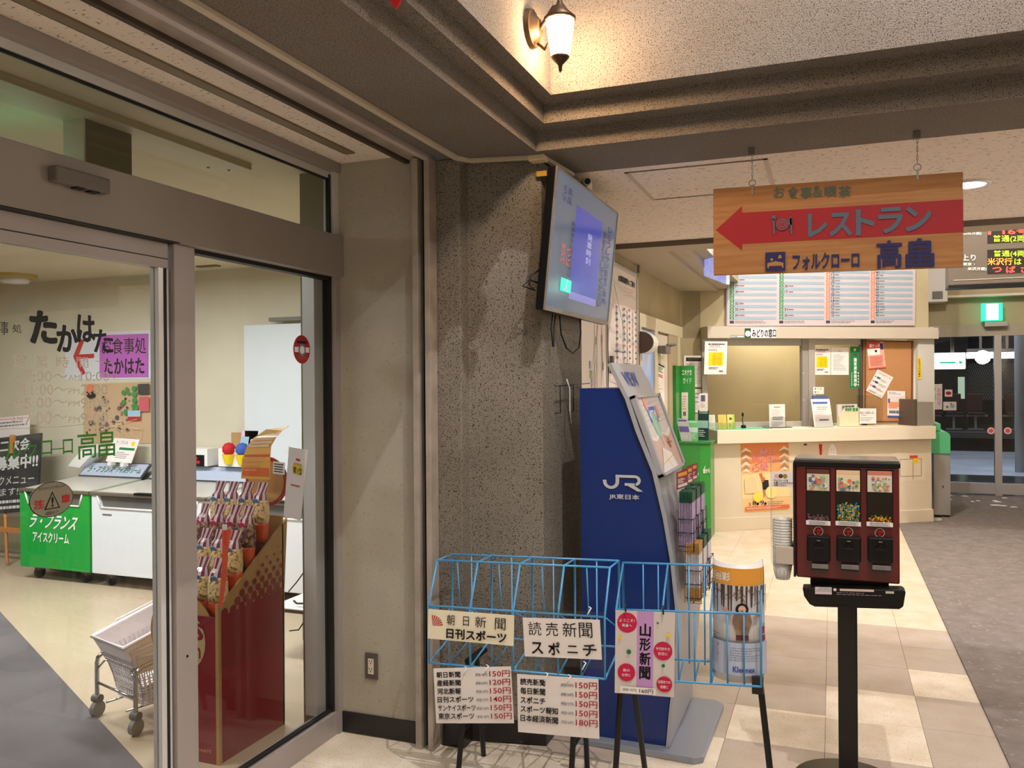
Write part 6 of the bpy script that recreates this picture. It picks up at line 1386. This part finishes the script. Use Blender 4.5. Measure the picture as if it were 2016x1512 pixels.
a, b_, c = py(558, 1016, 2.98), py(592, 1025, 2.98), py(569, 880, 2.98)
t = thing('flag_banner', 'white acrylic banner with yellow award circle at the right of the popcorn stand', 'banner', a)
MB().slab([a, b_, py(606, 886, 2.98), c], .0015, mat('banner_white', (226, 216, 216), .3)).build('banner_sheet', t)
MB().cyl(py(548, 934, 3.07), py(548, 1000, 3.09), .002, ACR, 6).build('card_pole', None, 'thin clear rod holding the tiny price card above the popcorn bags', 'rod')
P = Panel(a, b_, c+Vector((-.012, 0, 0)), .001)
P.circ(.68, .28, .30, ink(226, 196, 60)); P.text('第1位', .44, .25, .94, .35, BKI, .02); P.text('ランキング', .46, .19, .9, .24, BKI); P.rect(.58, .13, .80, .16, REDI); P.dash(.35, .50, .92, .54, 1, ink(200, 70, 60), 3, .6); P.done('banner_print', t)
MB().cyl(py(566, 1020, 2.985), py(569, 878, 2.985), .0022, ACR, 6).build('pole', t)
o, P = sheet('price_card', 'tiny white price card beside the curved leaflet', 'card', py(537, 932, 3.06), py(560, 935, 3.06), py(538, 908, 3.06), PAPER); P.dash(.1, .1, .9, .9, 4, BKI, 3, .5, .1); P.done('print', o)
lo = [py(430, 1197, 2.72), py(434, 1160, 2.71), py(437, 1120, 2.70), py(438, 1075, 2.70), py(437, 1036, 2.71)]; ro = [py(437, 1197, 2.72), py(443, 1160, 2.71), py(447, 1120, 2.70), py(450, 1075, 2.70), py(457, 1045, 2.71)]
o = bent('orange_strip', 'narrow orange strip banner hanging in front of the popcorn bags', lo, ro, mat('strip_orange', (226, 84, 50), .35, coat=.4))
P = Panel(lo[3], ro[3], lo[4], .0015); P.rect(.1, -.1, .9, .2, ink(226, 216, 210)); P.vtext('大人気', .2, .2, .8, 1.0, ink(226, 60, 40), .03); P.done('print', o)

# ---- shopping baskets on a cart
BK = mat('basket_white', (246, 238, 238), .35)
def basket(name, label, ox, oy, oz, tilt=0.0, cat='basket'):
    """tapered rectangular basket; local u along its length (away from viewer), w across"""
    t = thing(name, label, cat, (ox, oy, oz)); H, Lb, Wb, Lt, Wt = .235, .36, .22, .45, .29
    C_ = Vector((ox, oy, oz)); ul = Vector((.29, .957, 0)).normalized(); uw = Vector((.957, -.29, 0))
    ct, sn = math.cos(tilt), math.sin(tilt)
    def pt(u, w, h):
        u_ = u+.22; return C_+ul*(u_*ct-h*sn-.22)+uw*w+Vector((0, 0, u_*sn+h*ct))
    def ring(L_, W_, h, n=5): return [pt(sx*L_/2, sw*W_/2, h) for sx, sw in ((-1, -1), (-1, 1), (1, 1), (1, -1))]
    def mix(h): f = h/H; return Lb+(Lt-Lb)*f, Wb+(Wt-Wb)*f
    MB().tube(ring(*mix(H), H), .009, BK, 6, True).build('rim', t)
    b = MB()
    lo_, hi_ = ring(*mix(.155), .155), ring(*mix(H), H)
    for i in range(4): j = (i+1) % 4; b.slab([lo_[i], lo_[j], hi_[j], hi_[i]], .003, BK)
    q0 = ring(*mix(.002), .002); b.slab(q0, .004, BK); b.build('upper_band', t)
    b = MB()
    for i in range(4):
        j = (i+1) % 4; lo2 = ring(*mix(0), 0); n = 18 if i % 2 else 12
        for k in range(n+1):
            f = k/n; b.cyl(lo2[i].lerp(lo2[j], f), lo_[i].lerp(lo_[j], f), .0028, BK, 4, cap=False)
        for h in (.03, .06, .09, .12):
            r = ring(*mix(h), h); b.cyl(r[i], r[j], .0024, BK, 4, cap=False)
    b.build('lattice', t)
    MB().tube([pt(-.07, mix(H)[1]/2, H), pt(-.075, mix(H)[1]/2+.012, H+.012), pt(.1, mix(H)[1]/2+.012, H+.012)], .005, BK).tube([pt(-.1, -mix(H)[1]/2, H), pt(-.1, -mix(H)[1]/2-.012, H+.012), pt(.1, -mix(H)[1]/2-.012, H+.012)], .005, BK).build('handle', t)
    return t, pt
bx_, by_ = -2.98, 3.14
for k in range(3):
    t_, pt_ = basket('shopping_basket', ('lowest white lattice basket of the stack on the chrome cart', 'middle white basket of the stack on the chrome cart', 'topmost open white basket of the stack on the chrome cart')[k], bx_, by_, .095+.034*k, (0, .13, .27)[k])
    t_['group'] = 'white baskets stacked on the cart'
pt_ = lambda u, w, h: Vector((bx_, by_, 0))+Vector((.29, .957, 0))*u+Vector((.957, -.29, 0))*w+Vector((0, 0, h))
CTt = thing('basket_cart', 'chrome basket cart on casters behind the shop glass', 'cart', (bx_, by_, 0))
lg = [(-.25, -.175), (-.25, .175), (.25, .175), (.25, -.175)]
for i, (u, w) in enumerate(lg):
    p = pt_(u, w, 0); p.z = 0
    MB().cyl((p.x, p.y, .10), (p.x, p.y, .255), .010, CHROME, 10).build('leg', CTt)
    c_ = MB(); c_.cyl((p.x-.012, p.y, .036), (p.x+.012, p.y, .036), .036, mat('caster_grey', (130, 124, 116), .5), 18).cyl((p.x-.02, p.y, .085), (p.x+.02, p.y, .085), .02, GREYP, 12); c_.build('caster', CTt)
def P3(u, w, z): q = pt_(u, w, 0); q.z = z; return q
for w in (-.175, .175): MB().tube([P3(-.25, w, .245), P3(-.245, w, .275), P3(-.22, w*.98, .292), P3(.22, w*.98, .36), P3(.25, w, .25)], .010, CHROME, 8).build('side_rail', CTt)
MB().tube([P3(-.25, -.175, .16), P3(-.25, .175, .16)], .006, CHROME).build('cross_rail', CTt); MB().tube([P3(.25, -.175, .16), P3(.25, .175, .16)], .006, CHROME).build('cross_rail', CTt)
MB().tube([P3(-.25, .175, .22), P3(-.24, .12, .27), P3(-.2, .10, .27)], .005, CHROME).tube([P3(-.25, -.175, .22), P3(-.24, -.12, .27), P3(-.2, -.10, .27)], .005, CHROME).build('brace', CTt)
MB().tube([P3(-.25, .09, .085), P3(.25, .09, .085)], .005, CHROME).tube([P3(-.25, -.09, .085), P3(.25, -.09, .085)], .005, CHROME).build('bottom_rail', CTt)

# ---- small shelf table with power strip and tape dispenser
Yt = 3.95
a = py(575, 1199, Yt); x0t, x1t = a.x-.15, a.x+.62; zt_ = a.z
t = thing('shelf_table', 'low white two tier table behind the popcorn stand', 'table', ((x0t+x1t)/2, 4.1, 0))
MB().box((x0t, Yt, zt_-.02), (x1t, 4.6, zt_), WHT).box((x0t, Yt-.004, zt_-.022), (x1t, Yt, zt_-.004), mat('brown_edge', (70, 40, 34), .5)).build('top', t)
z2 = py(590, 1340, Yt).z; MB().box((x0t, Yt, z2-.02), (x1t, 4.6, z2), WHT).box((x0t, Yt-.004, z2-.02), (x1t, Yt, z2-.008), mat('brown_edge', (70, 40, 34), .5)).build('shelf', t)
for xx in (x0t+.02, x1t-.3, x1t-.02): MB().box((xx-.012, Yt+.3, 0), (xx+.012, Yt+.33, zt_-.02), ALUD).build('leg', t)
TP = thing('tape_dispenser', 'light blue tape dispenser on the lower table shelf', 'tape dispenser', py(600, 1290, Yt+.1))
q0 = py(577, 1283, Yt+.1); q0.z = z2
MB().prism([(q0.x, z2+.002), (q0.x+.26, z2+.002), (q0.x+.26, z2+.07), (q0.x+.12, z2+.12), (q0.x+.02, z2+.115)], -(Yt+.22), -(Yt+.10), mat('tape_blue', (96, 150, 226), .35), MXZ).build('body', TP, bevel=.008)
MB().prism([(q0.x+.02, z2+.07), (q0.x+.06, z2+.07), (q0.x+.075, z2+.118), (q0.x+.02, z2+.116)], -(Yt+.11), -(Yt+.096), mat('tape_navy', (30, 40, 90), .4), MXZ).build('cutter', TP); MB().cyl((q0.x+.11, Yt+.12, z2+.125), (q0.x+.11, Yt+.2, z2+.125), .035, BLK, 16).build('tape_roll', TP)
MB().tube([py(578, 1182, Yt+.05)+Vector((0, 0, .0)), py(584, 1188, Yt+.05), py(595, 1188, Yt+.05), py(612, 1188, Yt+.05)], .006, BLK).build('power_plug', None, 'black plug and cable lying on the low white table', 'cable')
MB().tube([py(568, 1165, 4.2), py(585, 1145, 4.2), py(603, 1120, 4.2), py(608, 1080, 4.2)], .004, BLK).build('hanging_cable', None, 'thin black cable rising to the right above the low white table', 'cable')
MB().tube([py(570, 1242, 4.0), py(588, 1240, 4.0), py(600, 1222, 4.0), py(606, 1190, 4.0)], .004, BLK).build('loose_cable', None, 'thin black cable looping below the low white table top', 'cable')

# ---- lettering and stickers on the shop glass
XS = -2.0745
def gpan(bl_, br_, tl_): return Panel(px(*bl_, XS), px(*br_, XS), px(*tl_, XS), .0012)
BRS = mat('brush_black', (20, 20, 22), .5)
def gtext(name, label, items, m):
    mb = None; P = gpan((0, 1000), (300, 1000), (0, 700))
    for (t_, x0_, y0_, x1_, y1_, b_) in items:
        Pn_ = gpan(((x0_), y1_), (x1_, y1_+(0)), (x0_, y0_)); A = px(x0_, y1_, XS); Bb = px(x1_, y1_, XS); A.z = Bb.z = (A.z+Bb.z)/2
        Cc = px(x0_, y0_, XS); Pn_ = Panel(A, Bb, Vector((A.x, A.y, Cc.z)), .0015); Pn_.mb = P.mb; Pn_.text(t_, 0, 0, 1, 1, m, b_)
    o = P.mb.build(name, None, label, 'window lettering'); return o
gtext('brush_lettering', 'large black brush lettering of the restaurant name on the sliding door', [('た', 60, 612, 110, 675, .06), ('か', 112, 640, 152, 692, .045), ('は', 152, 620, 186, 673, .04), ('た', 184, 648, 222, 694, .02), ('事', 0, 632, 16, 659, .0), ('処', 24, 638, 42, 655, .0)], BRS)
WL = mat('etched_white', (206, 198, 184), .6)
gtext('hours_lettering', 'pale etched opening hours on the sliding door glass', [('営', 24, 697, 50, 724, 0), ('業', 70, 699, 94, 724, 0), ('時', 110, 701, 135, 724, 0), ('間', 150, 703, 173, 724, 0),
      ('AM', 22, 737, 44, 749, 0), ('7:00〜', 48, 730, 132, 752, .0), ('AM', 134, 738, 156, 749, 0), ('10:00', 158, 731, 214, 750, 0),
      ('AM', 20, 765, 44, 776, 0), ('11:00〜', 46, 757, 132, 778, 0), ('PM', 134, 765, 156, 775, 0), ('2:00', 158, 757, 212, 777, 0),
      ('PM', 18, 790, 44, 802, 0), ('5:00〜', 47, 783, 132, 803, 0), ('PM', 134, 790, 156, 800, 0), ('9:00', 158, 784, 212, 803, 0),
      ('AM', 20, 821, 44, 833, 0), ('7:00〜', 47, 812, 132, 835, 0), ('PM', 134, 821, 156, 832, 0), ('9:00', 158, 813, 212, 834, 0)], WL)
fr_ = MB()
for (a, b_) in (((2, 690), (8, 850)), ):
    pass
c1_, c2_, c3_ = px(190, 712, XS), px(223, 725, XS), px(223, 835, XS)
MB().tube([px(188, 711, XS), px(218, 714, XS), px(224, 722, XS), px(225, 745, XS)], .0012, WL, 4).tube([px(0, 845, XS), px(120, 840, XS), px(170, 835, XS)], .0012, WL, 4).build('frame_line', None, 'thin pale etched frame line around the opening hours', 'window lettering')
GL = mat('green_film', (50, 130, 40), .5)
gtext('green_lettering', 'green lettering of the hotel name on the sliding door', [('ォ', -16, 890, 2, 908, .01), ('ル', 8, 872, 40, 905, .01), ('ク', 46, 872, 72, 903, .01), ('ロ', 80, 868, 102, 896, .01), ('ー', 100, 874, 126, 892, .0), ('ロ', 123, 865, 143, 893, .01), ('高', 152, 850, 190, 903, .01), ('畠', 193, 846, 226, 899, .01)], GL)
def gsticker(name, label, x, y, rx, ry, m, X=XS):
    c = px(x, y, X); hx = (px(x+rx, y, X)-px(x-rx, y, X)).length/2; hz = (px(x, y-ry, X)-px(x, y+ry, X)).length/2
    b = MB(); n = 28; vs = [(X+.001, c.y+hx*math.cos(2*PI*i/n), c.z+hz*math.sin(2*PI*i/n)) for i in range(n)]
    b.add(vs+[(X, v[1], v[2]) for v in vs], [list(range(n)), list(range(n, 2*n))[::-1]]+[(i, i+n, (i+1) % n+n, (i+1) % n) for i in range(n)], m)
    o = b.build(name, None, label, 'sticker'); return o, Panel((X+.001, c.y-hx, c.z-hz), (X+.001, c.y+hx, c.z-hz), (X+.001, c.y-hx, c.z+hz), .0008)
o, P = gsticker('caution_sticker', 'round grey caution sticker with black triangle on the sliding door', 101, 983, 43, 35, mat('sticker_grey', (136, 130, 112), .5))
P.circ(.5, .5, .5, BKI, 30, .5); P.circ(.5, .5, .485, mat('sticker_grey', (136, 130, 112), .5), 30, .48)
P.poly([(.51, .27), (.69, .77), (.32, .77)], BKI); P.poly([(.51, .34), (.65, .74), (.365, .74)], mat('sticker_grey', (136, 130, 112), .5)); P.text('!', .49, .44, .53, .70, BKI, .04)
P.text('注', .10, .46, .32, .70, ink(180, 50, 50), .03); P.text('意', .72, .42, .92, .64, ink(180, 50, 50), .03); P.text('自動ドア', .36, .82, .64, .93, ink(70, 66, 60)); P.text('駆け込まないようお願いします', .2, .12, .8, .20, ink(70, 66, 60)); P.done('print', o)
o, P = gsticker('round_sticker', 'oval red sticker with a white band on the fixed shop glass', 594, 688, 16.5, 28, mat('sticker_red', (170, 40, 44), .5))
P.rect(.06, .42, .94, .60, WHI); P.circ(.5, .52, .22, ink(120, 130, 150)); P.circ(.5, .52, .14, WHI); P.dash(.2, .2, .8, .3, 1, BKI, 3, .8, 0); P.dash(.25, .72, .75, .85, 2, ink(200, 120, 120), 3, .4, 0); P.done('print', o)
MB().cyl((-2.0449, 2.245, .63), (-2.042, 2.245, .63), .004, BLK, 8).build('keyhole', bpy.data.objects['window_1'])
